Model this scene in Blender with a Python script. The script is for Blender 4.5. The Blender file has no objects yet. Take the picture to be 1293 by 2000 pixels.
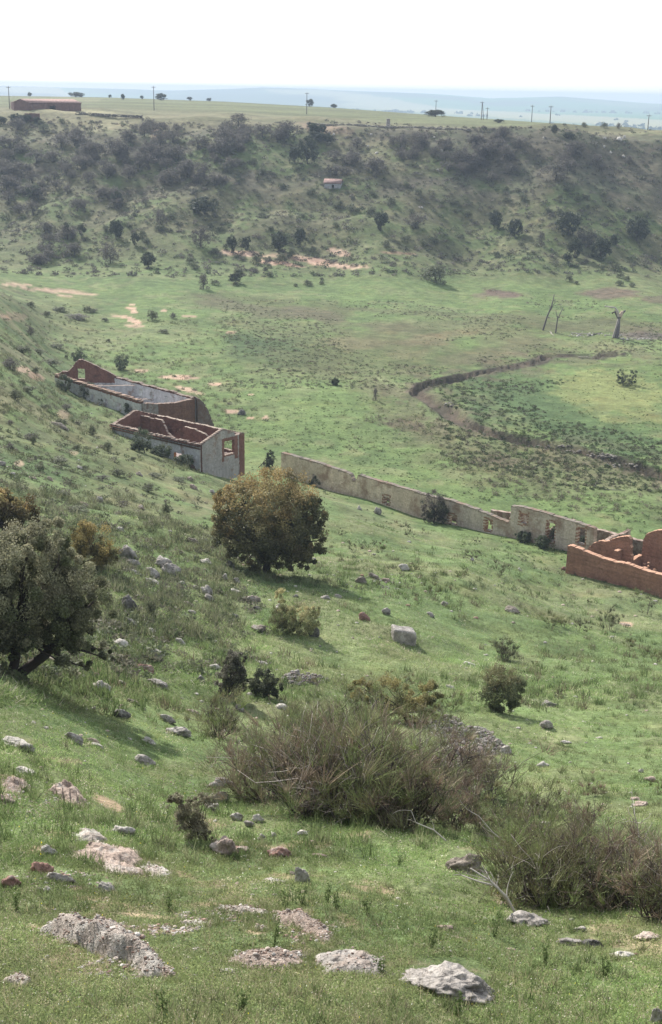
import bpy, math
import numpy as np
from mathutils import Matrix, Vector

R = np.random.default_rng(7)
sc = bpy.context.scene
COL = sc.collection
RAD = math.radians
# ------------------------------------------------------------------ camera model
F = 2414.0
PITCH = RAD(18.8)
ROLL = RAD(1.1)
_f = np.array([0, math.cos(PITCH), -math.sin(PITCH)])
_r = np.array([1.0, 0, 0]); _u = np.array([0, math.sin(PITCH), math.cos(PITCH)])
_r2 = _r * math.cos(ROLL) + _u * math.sin(ROLL)
_u2 = _u * math.cos(ROLL) - _r * math.sin(ROLL)

def ray(px, py):
    px = np.asarray(px, float); py = np.asarray(py, float)
    d = _f + _r2 * ((px - 646.5) / F)[..., None] + _u2 * ((1000 - py) / F)[..., None]
    return d[..., 0] / d[..., 1], d[..., 2] / d[..., 1]

def project(x, y, z):
    P = np.stack([x, y, z], -1)
    w = P @ _f
    w = np.where(w < 0.1, 0.1, w)
    return 646.5 + F * (P @ _r2) / w, 1000 - F * (P @ _u2) / w

cam = bpy.data.cameras.new("camera")
cam.sensor_fit = 'VERTICAL'; cam.sensor_height = 24.0; cam.lens = 24.0 * F / 2000.0
cam.clip_start = 0.1; cam.clip_end = 60000
camo = bpy.data.objects.new("camera", cam); COL.objects.link(camo)
M = Matrix(((_r2[0], _u2[0], -_f[0], 0), (_r2[1], _u2[1], -_f[1], 0), (_r2[2], _u2[2], -_f[2], 0), (0, 0, 0, 1)))
camo.matrix_world = M
sc.camera = camo

# ------------------------------------------------------------------ noise
_NT = [np.random.default_rng(100 + i).random((256, 256)) for i in range(4)]
def vnoise(x, y, k=0):
    T = _NT[k % 4]
    xi = np.floor(x).astype(np.int64); yi = np.floor(y).astype(np.int64)
    fx = x - xi; fy = y - yi
    fx = fx * fx * (3 - 2 * fx); fy = fy * fy * (3 - 2 * fy)
    a = T[xi & 255, yi & 255]; b = T[(xi + 1) & 255, yi & 255]
    c = T[xi & 255, (yi + 1) & 255]; d = T[(xi + 1) & 255, (yi + 1) & 255]
    return (a * (1 - fx) + b * fx) * (1 - fy) + (c * (1 - fx) + d * fx) * fy
def fbm(x, y, wl, oct=3, k=0):
    s = 0; a = 1; n = 0
    for i in range(oct):
        s = s + a * vnoise(x / wl + 17.3 * i + 5.1 * k, y / wl - 9.7 * i + 3.3 * k, k + i); n += a
        a *= .55; wl *= .47
    return s / n
_N3 = np.random.default_rng(5).random((32, 32, 32))
def noise3(p):
    i = np.floor(p).astype(np.int64); f = p - i; f = f * f * (3 - 2 * f)
    r = 0
    for a in (0, 1):
        for b in (0, 1):
            for c in (0, 1):
                w = (f[:, 0] if a else 1 - f[:, 0]) * (f[:, 1] if b else 1 - f[:, 1]) * (f[:, 2] if c else 1 - f[:, 2])
                r = r + w * _N3[(i[:, 0] + a) & 31, (i[:, 1] + b) & 31, (i[:, 2] + c) & 31]
    return r
def sstep(a, b, x):
    t = np.clip((x - a) / (b - a), 0, 1); return t * t * (3 - 2 * t)

# ------------------------------------------------------------------ terrain: control points (px, py, y) or (px, py, None, z)
CP = []
for px, rows in {
    0: [(2000,6.2),(1850,8),(1700,11),(1600,14),(1500,17),(1400,21.5),(1345,25),(1310,28),(1200,40),(1100,52),(1000,66),(900,84),(800,108),(700,140),(600,185),(562,215)],
    200: [(2000,6.3),(1850,8.2),(1700,11.5),(1500,20.5),(1400,27),(1300,36),(1200,46),(1100,58),(1000,76),(900,100),(860,118)],
    400: [(2000,6.4),(1700,12.2),(1600,17.5),(1500,25),(1400,34.5),(1300,44),(1200,55),(1100,68),(1000,88),(960,102),(940,114)],
    646: [(2000,6.5),(1850,8.5),(1700,12.5),(1600,19),(1500,28),(1400,39),(1300,50),(1200,62),(1100,78),(1000,107)],
    900: [(2000,6.8),(1850,9),(1700,14.2),(1600,21.5),(1500,31),(1400,43),(1300,55),(1200,70),(1100,88)],
    1100: [(1790,11.5),(1300,59),(1200,76)],
    1270: [(2000,7),(1850,9.5),(1700,15),(1600,22),(1500,33),(1400,46),(1300,61),(1200,82)]}.items():
    for r_, y_ in rows: CP.append((px, r_, y_))
CP += [(525,1115,72),(150,800,140),(110,742,160),(100,660,200),(200,600,250),(300,850,135),(1293,1166,94),(1107,1119,100)]
for px, py, z in [(1293,1000,-42.6),(1100,950,-42.5),(900,900,-42.6),(700,850,-42.5),(500,800,-42.3),(1293,850,-43),(1293,700,-42.6),
    (1000,760,-43),(1000,600,-42.4),(800,600,-42.5),(600,600,-42.5),(420,600,-42.2),(1250,570,-42.2),(500,700,-42.4),(850,700,-42.8),(700,730,-42.6),
    (300,650,-42),(220,560,-41.8),(1150,800,-42.9),(470,913,-42.2),(549,911,-42.2),(658,961,-42),(825,1011,-41.8),(920,1033,-41.6),(994,1049,-41.3),
    (1145,1064,-41.2),(392,925,-41.4),(0,528,-41),(300,540,-41.2),(640,525,-41.3),(900,515,-41.3),(1100,530,-41.5),(1293,516,-41.2),(1293,620,-42.4)]:
    CP.append((px, py, None, z))
for px, rows in {0: [(450,332),(380,358),(300,395),(222,440)], 200: [(450,335),(380,360),(300,390),(225,435)],
    430: [(460,332),(380,357),(300,385),(230,420)], 646: [(450,333),(380,357),(300,386),(246,408)],
    860: [(450,336),(380,358),(310,382),(250,405)], 1080: [(450,336),(380,358),(310,381),(257,400)],
    1293: [(440,351),(380,367),(320,381),(268,397)],
    1560: [(2000,7),(1700,15.5),(1400,47),(1240,80),(440,353),(380,369),(285,402)],
    -270: [(2000,6),(1700,10.5),(1400,19),(1200,34),(1000,58),(800,98),(600,170),(565,205),(450,330),(300,398),(222,440)]}.items():
    for r_, y_ in rows: CP.append((px, r_, y_))
for px, py, z in [(1560,1166,-41.5),(1560,900,-43),(1560,700,-42.8),(1560,524,-41.3),(-270,528,-41)]: CP.append((px, py, None, z))
_U, _S, _T = [], [], []
for c in CP:
    u, t = ray(c[0], c[1])
    y = c[2] if c[2] is not None else c[3] / t
    _U.append(u); _S.append(math.log(y)); _T.append(t)
_U = np.array(_U, float); _S = np.array(_S); _T = np.array(_T, float)
KU = 3.5
def _phi(r2): return 0.5 * r2 * np.log(r2 + 1e-12)
n = len(_U)
X = np.stack([_U * KU, _S], 1)
A = np.zeros((n + 3, n + 3))
A[:n, :n] = _phi(((X[:, None] - X[None]) ** 2).sum(-1)) + np.eye(n) * 3e-4
A[:n, n] = 1; A[:n, n + 1:] = X; A[n, :n] = 1; A[n + 1:, :n] = X.T
_w = np.linalg.solve(A, np.concatenate([_T, np.zeros(3)]))
UM = 0.38
GU = np.linspace(-UM, UM, 121); GS = np.linspace(math.log(3.5), math.log(900), 700)
uu, ss = np.meshgrid(GU, GS, indexing='ij')
q = np.stack([uu.ravel() * KU, ss.ravel()], 1)
TT = np.zeros(len(q))
for i in range(0, len(q), 20000):
    qq = q[i:i + 20000]
    TT[i:i + 20000] = _phi(((qq[:, None] - X[None]) ** 2).sum(-1)) @ _w[:n] + _w[n] + qq @ _w[n + 1:]
TT = TT.reshape(uu.shape)
EDGE_U, EDGE_Y, EDGE_T = zip(*[(float(ray(p, r)[0]), y, float(ray(p, r)[1])) for p, r, y in [(-270,180,800),(0,187,800),(200,190,790),(430,198,780),(646,210,720),(860,226,600),(1080,241,540),(1293,256,500),(1560,270,500)]])
BROW_U, BROW_Y, BROW_T = zip(*[(float(ray(p, r)[0]), y, float(ray(p, r)[1])) for p, r, y in [(-270,222,440),(0,222,440),(200,225,435),(430,230,420),(646,246,408),(860,250,405),(1080,257,400),(1293,268,397),(1560,280,402)]])
# beyond the brow the sight-line table follows the flat mesa top
_by = np.log(np.interp(GU, BROW_U, BROW_Y)); _bt = np.interp(GU, BROW_U, BROW_T)
_ey = np.log(np.interp(GU, EDGE_U, EDGE_Y)); _et = np.interp(GU, EDGE_U, EDGE_T)
_k = (GS[None] - _by[:, None]) / (_ey - _by)[:, None]
_flat = _bt[:, None] + (_et - _bt)[:, None] * (1 - np.clip(1 - _k, 0, 1) ** 1.6)
TT = np.where(GS[None] > _by[:, None], _flat, np.minimum(TT, _bt[:, None] + .0004))
SKY = [(-300,170),(0,168),(200,173),(330,177),(450,174),(520,170.5),(600,173),(700,178),(850,184),(960,192),(1090,188.5),(1200,197),(1293,203),(1600,215)]
SKU, SKT = zip(*[tuple(map(float, ray(p, r))) for p, r in SKY])
STREAM_PX = [(1500,1015),(1400,975),(1293,935),(1200,905),(1120,886),(1040,868),(960,850),(905,830),(870,800),(835,778),(808,765),(830,752),(880,742),(940,725),(1000,713),(1050,703),(1068,694),(1100,692),(1165,695),(1200,690)]
def tbl(u, s):
    a = np.clip((np.clip(u, -UM, UM) - GU[0]) / (GU[1] - GU[0]), 0, len(GU) - 1.001)
    b = np.clip((s - GS[0]) / (GS[1] - GS[0]), 0, len(GS) - 1.001)
    i = a.astype(int); j = b.astype(int); a = a - i; b = b - j
    return (TT[i, j] * (1 - a) + TT[i + 1, j] * a) * (1 - b) + (TT[i, j + 1] * (1 - a) + TT[i + 1, j + 1] * a) * b
def base_z(x, y):
    x = np.asarray(x, float); y = np.asarray(y, float)
    yc = np.maximum(y, 4.5)
    u = x / yc
    z = tbl(u, np.log(np.minimum(yc, 899))) * yc
    z = np.where(y < 4.5, z + (4.5 - np.maximum(y, -6)) * .62, z)
    e = np.interp(u, EDGE_U, EDGE_Y)
    w = sstep(1.0, 1.5, y / e)
    far = -56 + 6 * (fbm(x, y, 900, 2, 1) - .5)
    hill = np.interp(u, SKU, SKT) * 6500 + 5 * (fbm(u * 6500, y * 0, 260, 3, 1) - .5)
    far = far + (hill - far) * sstep(4700, 6500, y) - sstep(6600, 7900, y) * 40
    far = far + 12 * (fbm(x, y, 1000, 3, 2) - .5) * sstep(4500, 5200, y) * (1 - sstep(5900, 6400, y))
    zb = tbl(u, np.log(np.minimum(yc, e))) * np.minimum(yc, e)
    return np.where(y > e, zb * (1 - w) + far * w, z)
def slopeness(x, y):
    z = base_z(x, y)
    return sstep(-42.2, -38, z) 
def micro(x, y):
    sl = 0.25 + 0.75 * slopeness(x, y)
    far = sstep(300, 330, y)
    d = np.maximum(y, 5)
    r = 0
    for wl, k in ((.55, 0), (1.5, 1), (4., 2), (11., 3), (28., 1)):
        a = .075 * wl * sstep(.018, .035, wl / d) * (1 - sstep(.16, .45, wl / d))
        r = r + a * (fbm(x + 3 * k, y - k, wl, 2, k) - .5) * 2
    mes = far * (1 - sstep(395, 430, y))
    gul = mes * 2.6 * (fbm(x, y * .5, 24, 3, 2) - .5) * 2
    return r * sl * (1 - sstep(440, 520, y)) + gul * sstep(300, 335, y)
def poly_dist(x, y, pts):
    best = np.full(x.shape, 1e9)
    for (ax, ay), (bx, by) in zip(pts[:-1], pts[1:]):
        dx, dy = bx - ax, by - ay
        t = np.clip(((x - ax) * dx + (y - ay) * dy) / (dx * dx + dy * dy), 0, 1)
        best = np.minimum(best, np.hypot(x - ax - t * dx, y - ay - t * dy))
    return best
def hit(px, py, fn=None):
    fn = fn or ground
    u, t = ray(px, py)
    ys = np.exp(np.linspace(math.log(5), math.log(900), 3000))
    g = fn(u * ys, ys)
    b = np.nonzero(t * ys <= g)[0]
    u0 = float(u); ye = float(np.interp(u0, EDGE_U, EDGE_Y)) * .96
    if len(b) == 0 or ys[b[0]] > ye:
        return np.array([u0 * ye, ye, float(fn(np.array([u0 * ye]), np.array([ye]))[0])])
    i = max(b[0], 1)
    y0, y1 = ys[i - 1], ys[i]
    e0 = t * y0 - g[i - 1]; e1 = t * y1 - g[i]
    y = y0 + (y1 - y0) * e0 / (e0 - e1 + 1e-12)
    return np.array([float(u * y), float(y), float(fn(np.array([u * y]), np.array([y]))[0])])
STREAM = [tuple(hit(p, r, base_z)[:2]) for p, r in STREAM_PX]
def ground(x, y):
    x = np.asarray(x, float); y = np.asarray(y, float)
    z = base_z(x, y) + micro(x, y)
    m = (y > 100) & (y < 260) & (x > -5)
    if m.any():
        d = poly_dist(x[m], y[m], STREAM)
        xm, ym = x[m], y[m]
        wv = (1.25 - .35 * sstep(160, 200, ym)) + 2.2 * (fbm(xm, ym, 5, 3, 1) - .5)
        z = z.copy()
        z[m] -= (1.15 - .5 * sstep(140, 190, ym)) * (1 - sstep(wv * .55, wv * 1.1, d)) * (0.7 + .6 * fbm(xm, ym, 9, 1, 2))
        z[m] += .25 * sstep(wv * .9, wv * 1.3, d) * (1 - sstep(wv * 1.3, wv * 2.8, d))
    return z
def depth(P): return float(P[1] * _f[1] + P[2] * _f[2])
def pxm(P): return F / depth(P)
def zat(px, py, y):                       # height of the sight line at distance y
    return float(ray(px, py)[1]) * y
def plane_hit(px, py, z):
    u, t = ray(px, py); y = z / t
    return np.array([float(u * y), float(y), z])
# inverse of the visible ground for random placement
YI = np.exp(GS)
def rand_ground(px, py):
    u, t = ray(px, py)
    a = np.clip((u - GU[0]) / (GU[1] - GU[0]), 0, len(GU) - 1).round().astype(int)
    y = np.zeros(len(u))
    for i in np.unique(a):
        m = a == i
        tt = np.maximum.accumulate(TT[i])
        y[m] = np.exp(np.interp(t[m], tt, GS))
    x = u * y
    return np.stack([x, y, ground(x, y)], 1)

# ------------------------------------------------------------------ mesh helpers
def mesh_np(name, V, faces, k, colors=None, smooth=False):
    me = bpy.data.meshes.new(name)
    V = np.asarray(V, np.float32); faces = np.asarray(faces, np.int32)
    me.vertices.add(len(V)); me.vertices.foreach_set("co", V.ravel())
    nf = len(faces)
    me.loops.add(nf * k); me.loops.foreach_set("vertex_index", faces.ravel())
    me.polygons.add(nf)
    me.polygons.foreach_set("loop_start", np.arange(nf, dtype=np.int32) * k)
    if smooth: me.polygons.foreach_set("use_smooth", np.ones(nf, bool))
    if colors is not None:
        ca = me.color_attributes.new("Col", 'FLOAT_COLOR', 'POINT')
        c = np.ones((len(V), 4), np.float32); c[:, :3] = colors
        ca.data.foreach_set("color", c.ravel())
    me.update(calc_edges=True)
    return me
def link(name, me, mat, parent=None, loc=None):
    o = bpy.data.objects.new(name, me); COL.objects.link(o)
    if mat is not None and len(me.materials) == 0: me.materials.append(mat)
    if parent is not None: o.parent = parent
    if loc is not None: o.location = [float(v) for v in loc]
    return o
def tag(o, label=None, cat=None, group=None, kind=None):
    if label: o["label"] = label
    if cat: o["category"] = cat
    if group: o["group"] = group
    if kind: o["kind"] = kind
    return o
def empty(name, loc, label, cat, group=None):
    o = bpy.data.objects.new(name, None); COL.objects.link(o); o.empty_display_size = .3
    o.location = [float(v) for v in loc]
    return tag(o, label, cat, group)

class Acc:
    """collects triangles with colours; built as ONE mesh"""
    def __init__(s): s.V = []; s.Fc = []; s.C = []; s.n = 0
    def add(s, V, Fc, C):
        V = np.asarray(V, float); Fc = np.asarray(Fc)
        C = np.broadcast_to(np.asarray(C, float), (len(V), 3))
        s.V.append(V); s.Fc.append(Fc + s.n); s.C.append(C); s.n += len(V)
    def mesh(s, name, smooth=False):
        return mesh_np(name, np.concatenate(s.V), np.concatenate(s.Fc), 3, np.concatenate(s.C), smooth)
    def tube(s, pts, rad, col, sides=6):
        pts = np.asarray(pts, float); m = len(pts)
        rad = np.broadcast_to(np.asarray(rad, float), (m,))
        tan = np.gradient(pts, axis=0); tan /= np.linalg.norm(tan, axis=1)[:, None] + 1e-9
        ref = np.array([.3, .9, .2]) if abs(tan[0] @ np.array([.3, .9, .2])) < .9 else np.array([1., 0, 0])
        a = np.cross(tan, ref); a /= np.linalg.norm(a, axis=1)[:, None] + 1e-9
        b = np.cross(tan, a)
        th = np.arange(sides) * 2 * math.pi / sides
        V = (pts[:, None] + rad[:, None, None] * (np.cos(th)[None, :, None] * a[:, None] + np.sin(th)[None, :, None] * b[:, None])).reshape(-1, 3)
        Fc = []
        for i in range(m - 1):
            for j in range(sides):
                p = i * sides + j; q_ = i * sides + (j + 1) % sides
                Fc += [(p, q_, q_ + sides), (p, q_ + sides, p + sides)]
        for j in range(1, sides - 1): Fc.append(((m - 1) * sides, (m - 1) * sides + j, (m - 1) * sides + j + 1))
        s.add(V, Fc, col)
def rdir(n, rng):
    d = rng.normal(size=(n, 3)); return d / np.linalg.norm(d, axis=1)[:, None]
def leaves(acc, P, size, C, rng, up=0.0):
    """one small leaf-shaped rhombus (two triangles) per point"""
    n_ = len(P)
    a = rdir(n_, rng); a[:, 2] += up; a /= np.linalg.norm(a, axis=1)[:, None]
    b = np.cross(a, rdir(n_, rng)); b /= np.linalg.norm(b, axis=1)[:, None] + 1e-9
    s_ = (np.asarray(size) * rng.uniform(.6, 1.3, n_))[:, None]
    V = np.stack([P - a * s_, P + b * s_ * .55, P + a * s_, P - b * s_ * .55], 1).reshape(-1, 3)
    i = np.arange(n_)[:, None] * 4
    Fc = np.concatenate([i + [0, 1, 2], i + [0, 2, 3]])
    acc.add(V, Fc, np.repeat(C, 4, 0))
def crown(acc, c, r, nclump, nleaf, size, cols, rng, clump=.2, inner=.45, flat=-.55, jit=.25, topcol=None):
    c = np.asarray(c, float); r = np.asarray(r, float)
    d = rdir(nclump * 3, rng); d = d[d[:, 2] > flat][:nclump]; k = len(d)
    rad = inner + (1 - inner) * rng.random(k) ** .45
    wob = 1 + jit * (noise3(d * 1.7 + 9 + c[:1] * .1) - .5) * 2
    cc = c + d * r * (rad * wob)[:, None] * (1 - clump * .6)
    cr = clump * r.mean() * rng.uniform(.6, 1.35, k)
    n_ = nleaf // k
    q_ = rdir(k * n_, rng) * (rng.random(k * n_) ** .5)[:, None]
    P = np.repeat(cc, n_, 0) + q_ * np.repeat(cr, n_)[:, None]
    cols = np.asarray(cols, float)
    ci = rng.integers(0, len(cols), k); C = cols[ci] * rng.uniform(.75, 1.25, (k, 1))
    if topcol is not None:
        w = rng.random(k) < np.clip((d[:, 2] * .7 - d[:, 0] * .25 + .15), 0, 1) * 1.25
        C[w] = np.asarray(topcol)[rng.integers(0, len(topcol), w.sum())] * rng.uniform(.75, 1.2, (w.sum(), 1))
    C = np.repeat(C, n_, 0) * rng.uniform(.7, 1.35, (k * n_, 1))
    leaves(acc, P, size, C, rng)
    return cc
def limb(acc, a, b, r0, r1, col, rng, bend=.12, seg=5, sides=6):
    a = np.asarray(a, float); b = np.asarray(b, float); L = np.linalg.norm(b - a)
    t = np.linspace(0, 1, seg + 1)[:, None]
    off = rng.normal(size=(1, 3)) * L * bend
    pts = a + (b - a) * t + off * (t * (1 - t) * 2) + rng.normal(size=(seg + 1, 3)) * L * .02 * (t > 0) * (t < 1)
    acc.tube(pts, r0 + (r1 - r0) * t[:, 0], col, sides)
    return pts
SKY_STR = 0.095; SUN_STR = 5.0; EXPO = 0.77; HAZE = 2.7e-4
# ------------------------------------------------------------------ materials
def newmat(name):
    m = bpy.data.materials.new(name); m.use_nodes = True
    nt = m.node_tree; nt.nodes.clear()
    out = nt.nodes.new("ShaderNodeOutputMaterial")
    return m, nt, out
def N(nt, t, **kw):
    n_ = nt.nodes.new(t)
    for k_, v in kw.items():
        if k_ in n_.inputs: n_.inputs[k_].default_value = v
        else: setattr(n_, k_, v)
    return n_
def noise_node(nt, vec, scale, detail=3, rough=.6):
    n_ = N(nt, "ShaderNodeTexNoise"); n_.inputs["Scale"].default_value = scale
    n_.inputs["Detail"].default_value = detail; n_.inputs["Roughness"].default_value = rough
    nt.links.new(vec, n_.inputs["Vector"]); return n_
def maprange(nt, sock, a, b, c, d):
    n_ = N(nt, "ShaderNodeMapRange"); nt.links.new(sock, n_.inputs[0])
    for i, v in enumerate((a, b, c, d)): n_.inputs[i + 1].default_value = v
    return n_.outputs[0]
def mul(nt, a, b):
    n_ = N(nt, "ShaderNodeMath", operation='MULTIPLY'); nt.links.new(a, n_.inputs[0]); nt.links.new(b, n_.inputs[1]); return n_.outputs[0]
def scalecol(nt, col, val):
    n_ = N(nt, "ShaderNodeVectorMath", operation='SCALE'); nt.links.new(col, n_.inputs[0]); nt.links.new(val, n_.inputs["Scale"]); return n_.outputs[0]
def mixcol(nt, fac, a, b):
    n_ = nt.nodes.new("ShaderNodeMix"); n_.data_type = 'RGBA'
    if hasattr(fac, "node"): nt.links.new(fac, n_.inputs[0])
    else: n_.inputs[0].default_value = fac
    for s_, v in ((n_.inputs[6], a), (n_.inputs[7], b)):
        if hasattr(v, "node"): nt.links.new(v, s_)
        else: s_.default_value = (*v, 1)
    return n_.outputs[2]
def attr(nt):
    a = N(nt, "ShaderNodeAttribute"); a.attribute_name = "Col"; return a.outputs["Color"]

def mat_ground():
    m, nt, out = newmat("meadow_ground")
    g = N(nt, "ShaderNodeNewGeometry").outputs["Position"]
    c = attr(nt)
    n0 = noise_node(nt, g, .09, 4, .6); n1 = noise_node(nt, g, .5, 4, .65); n2 = noise_node(nt, g, 3.2, 4, .7); n3 = noise_node(nt, g, 22, 3, .7)
    v = mul(nt, mul(nt, maprange(nt, n0.outputs[0], .3, .7, .86, 1.14), maprange(nt, n1.outputs[0], .28, .72, .66, 1.34)),
            mul(nt, maprange(nt, n2.outputs[0], .28, .72, .7, 1.3), maprange(nt, n3.outputs[0], .3, .7, .65, 1.35)))
    c1 = scalecol(nt, c, v)
    nb = noise_node(nt, g, .23, 5, .7)
    f = maprange(nt, nb.outputs[0], .52, .7, 0, .38)
    dry = N(nt, "ShaderNodeVectorMath", operation='MULTIPLY'); nt.links.new(c1, dry.inputs[0]); dry.inputs[1].default_value = (1.35, 1.0, .95)
    c2 = mixcol(nt, f, c1, dry.outputs[0])
    b = N(nt, "ShaderNodeBsdfPrincipled"); b.inputs["Roughness"].default_value = .95; b.inputs["Specular IOR Level"].default_value = .1
    nt.links.new(c2, b.inputs["Base Color"])
    bp = N(nt, "ShaderNodeBump"); bp.inputs["Strength"].default_value = .7; bp.inputs["Distance"].default_value = .12
    nt.links.new(n2.outputs[0], bp.inputs["Height"])
    bp2 = N(nt, "ShaderNodeBump"); bp2.inputs["Strength"].default_value = .5; bp2.inputs["Distance"].default_value = .5
    nt.links.new(n1.outputs[0], bp2.inputs["Height"]); nt.links.new(bp.outputs[0], bp2.inputs["Normal"])
    nt.links.new(bp2.outputs[0], b.inputs["Normal"])
    nt.links.new(b.outputs[0], out.inputs[0]); return m
def mat_foliage(name, trans=.35, rough=.55, spec=.3):
    m, nt, out = newmat(name); c = attr(nt)
    b = N(nt, "ShaderNodeBsdfPrincipled"); b.inputs["Roughness"].default_value = rough; b.inputs["Specular IOR Level"].default_value = spec
    nt.links.new(c, b.inputs["Base Color"])
    t = N(nt, "ShaderNodeBsdfTranslucent"); nt.links.new(c, t.inputs[0])
    mx = N(nt, "ShaderNodeMixShader"); mx.inputs[0].default_value = trans
    nt.links.new(b.outputs[0], mx.inputs[1]); nt.links.new(t.outputs[0], mx.inputs[2]); nt.links.new(mx.outputs[0], out.inputs[0]); return m
def mat_stone(name, scale=9, bump=.04, lich=(.42, .40, .36), dark=(.11, .10, .10), spk=.5):
    m, nt, out = newmat(name); c = attr(nt)
    g = N(nt, "ShaderNodeNewGeometry").outputs["Position"]
    n1 = noise_node(nt, g, scale * .35, 5, .65); n2 = noise_node(nt, g, scale * 2.4, 4, .75)
    vo = N(nt, "ShaderNodeTexVoronoi"); vo.inputs["Scale"].default_value = scale * 1.8; nt.links.new(g, vo.inputs["Vector"])
    v = mul(nt, maprange(nt, n1.outputs[0], .3, .7, .62, 1.35), maprange(nt, n2.outputs[0], .3, .7, .55, 1.4))
    c1 = scalecol(nt, c, v)
    f = maprange(nt, n1.outputs[0], .53, .63, 0, spk)
    c2 = mixcol(nt, f, c1, lich)
    f2 = maprange(nt, n2.outputs[0], .6, .7, 0, .75)
    c3 = mixcol(nt, f2, c2, dark)
    b = N(nt, "ShaderNodeBsdfPrincipled"); b.inputs["Roughness"].default_value = .92; b.inputs["Specular IOR Level"].default_value = .2
    nt.links.new(c3, b.inputs["Base Color"])
    bp = N(nt, "ShaderNodeBump"); bp.inputs["Strength"].default_value = .9; bp.inputs["Distance"].default_value = bump
    nt.links.new(n2.outputs[0], bp.inputs["Height"])
    bp2 = N(nt, "ShaderNodeBump"); bp2.inputs["Strength"].default_value = .6; bp2.inputs["Distance"].default_value = bump
    nt.links.new(vo.outputs["Distance"], bp2.inputs["Height"]); nt.links.new(bp.outputs[0], bp2.inputs["Normal"])
    nt.links.new(bp2.outputs[0], b.inputs["Normal"]); nt.links.new(b.outputs[0], out.inputs[0]); return m
def mat_wall(name, stain=(.20, .12, .08), amt=.7, lo=.54, hi=.66, sc_=.9, vert=True):
    m, nt, out = newmat(name); c = attr(nt)
    g = N(nt, "ShaderNodeNewGeometry").outputs["Position"]
    n1 = noise_node(nt, g, sc_, 5, .65); n2 = noise_node(nt, g, 7, 4, .7)
    mp = N(nt, "ShaderNodeMapping"); mp.inputs["Scale"].default_value = (1.5, 1.5, .35); nt.links.new(g, mp.inputs[0])
    n3 = noise_node(nt, mp.outputs[0], 1.1, 4, .65)
    c1 = scalecol(nt, c, mul(nt, maprange(nt, n2.outputs[0], .3, .7, .87, 1.12), maprange(nt, n3.outputs[0], .3, .72, 1.12, .80)))
    c2 = mixcol(nt, maprange(nt, n1.outputs[0], lo, hi, 0, amt), c1, stain)
    b = N(nt, "ShaderNodeBsdfPrincipled"); b.inputs["Roughness"].default_value = .93; b.inputs["Specular IOR Level"].default_value = .15
    nt.links.new(c2, b.inputs["Base Color"])
    bp = N(nt, "ShaderNodeBump"); bp.inputs["Strength"].default_value = .5; bp.inputs["Distance"].default_value = .03
    nt.links.new(n2.outputs[0], bp.inputs["Height"]); nt.links.new(bp.outputs[0], b.inputs["Normal"])
    nt.links.new(b.outputs[0], out.inputs[0]); return m
def mat_plain(name, col, rough=.9):
    m, nt, out = newmat(name)
    g = N(nt, "ShaderNodeNewGeometry").outputs["Position"]
    n1 = noise_node(nt, g, 6, 4, .6)
    c = mixcol(nt, maprange(nt, n1.outputs[0], .3, .7, 0, 1), tuple(v * .65 for v in col), tuple(v * 1.3 for v in col))
    b = N(nt, "ShaderNodeBsdfPrincipled"); b.inputs["Roughness"].default_value = rough; nt.links.new(c, b.inputs["Base Color"])
    nt.links.new(b.outputs[0], out.inputs[0]); return m
MG = mat_ground()
MLEAF = mat_foliage("leaf", .34, .65, .2); MGRASS = mat_foliage("grass_blade", .5, .7, .12); MTWIG = mat_foliage("broom_twig", .15, .8, .1)
MBARK = mat_foliage("bark", 0, .9, .1)
MROCK = mat_stone("lichened_limestone"); MGRAVEL = mat_stone("gravelly_rock", 30, .03, (.5, .42, .36), (.16, .10, .09), .6)
MPLASTER = mat_wall("weathered_plaster"); MCREAM = mat_wall("stained_cream_plaster", (.22, .135, .09), .75, .49, .66, .55)
MBRICK = mat_wall("old_brick", (.085, .05, .04), .75, .48, .66, 1.3)
MADOBE = mat_wall("red_adobe", (.30, .15, .10), .5, .5, .7); MRUBBLE = mat_wall("rubble_masonry", (.12, .07, .05), .8, .46, .6, 1.6)

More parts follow.
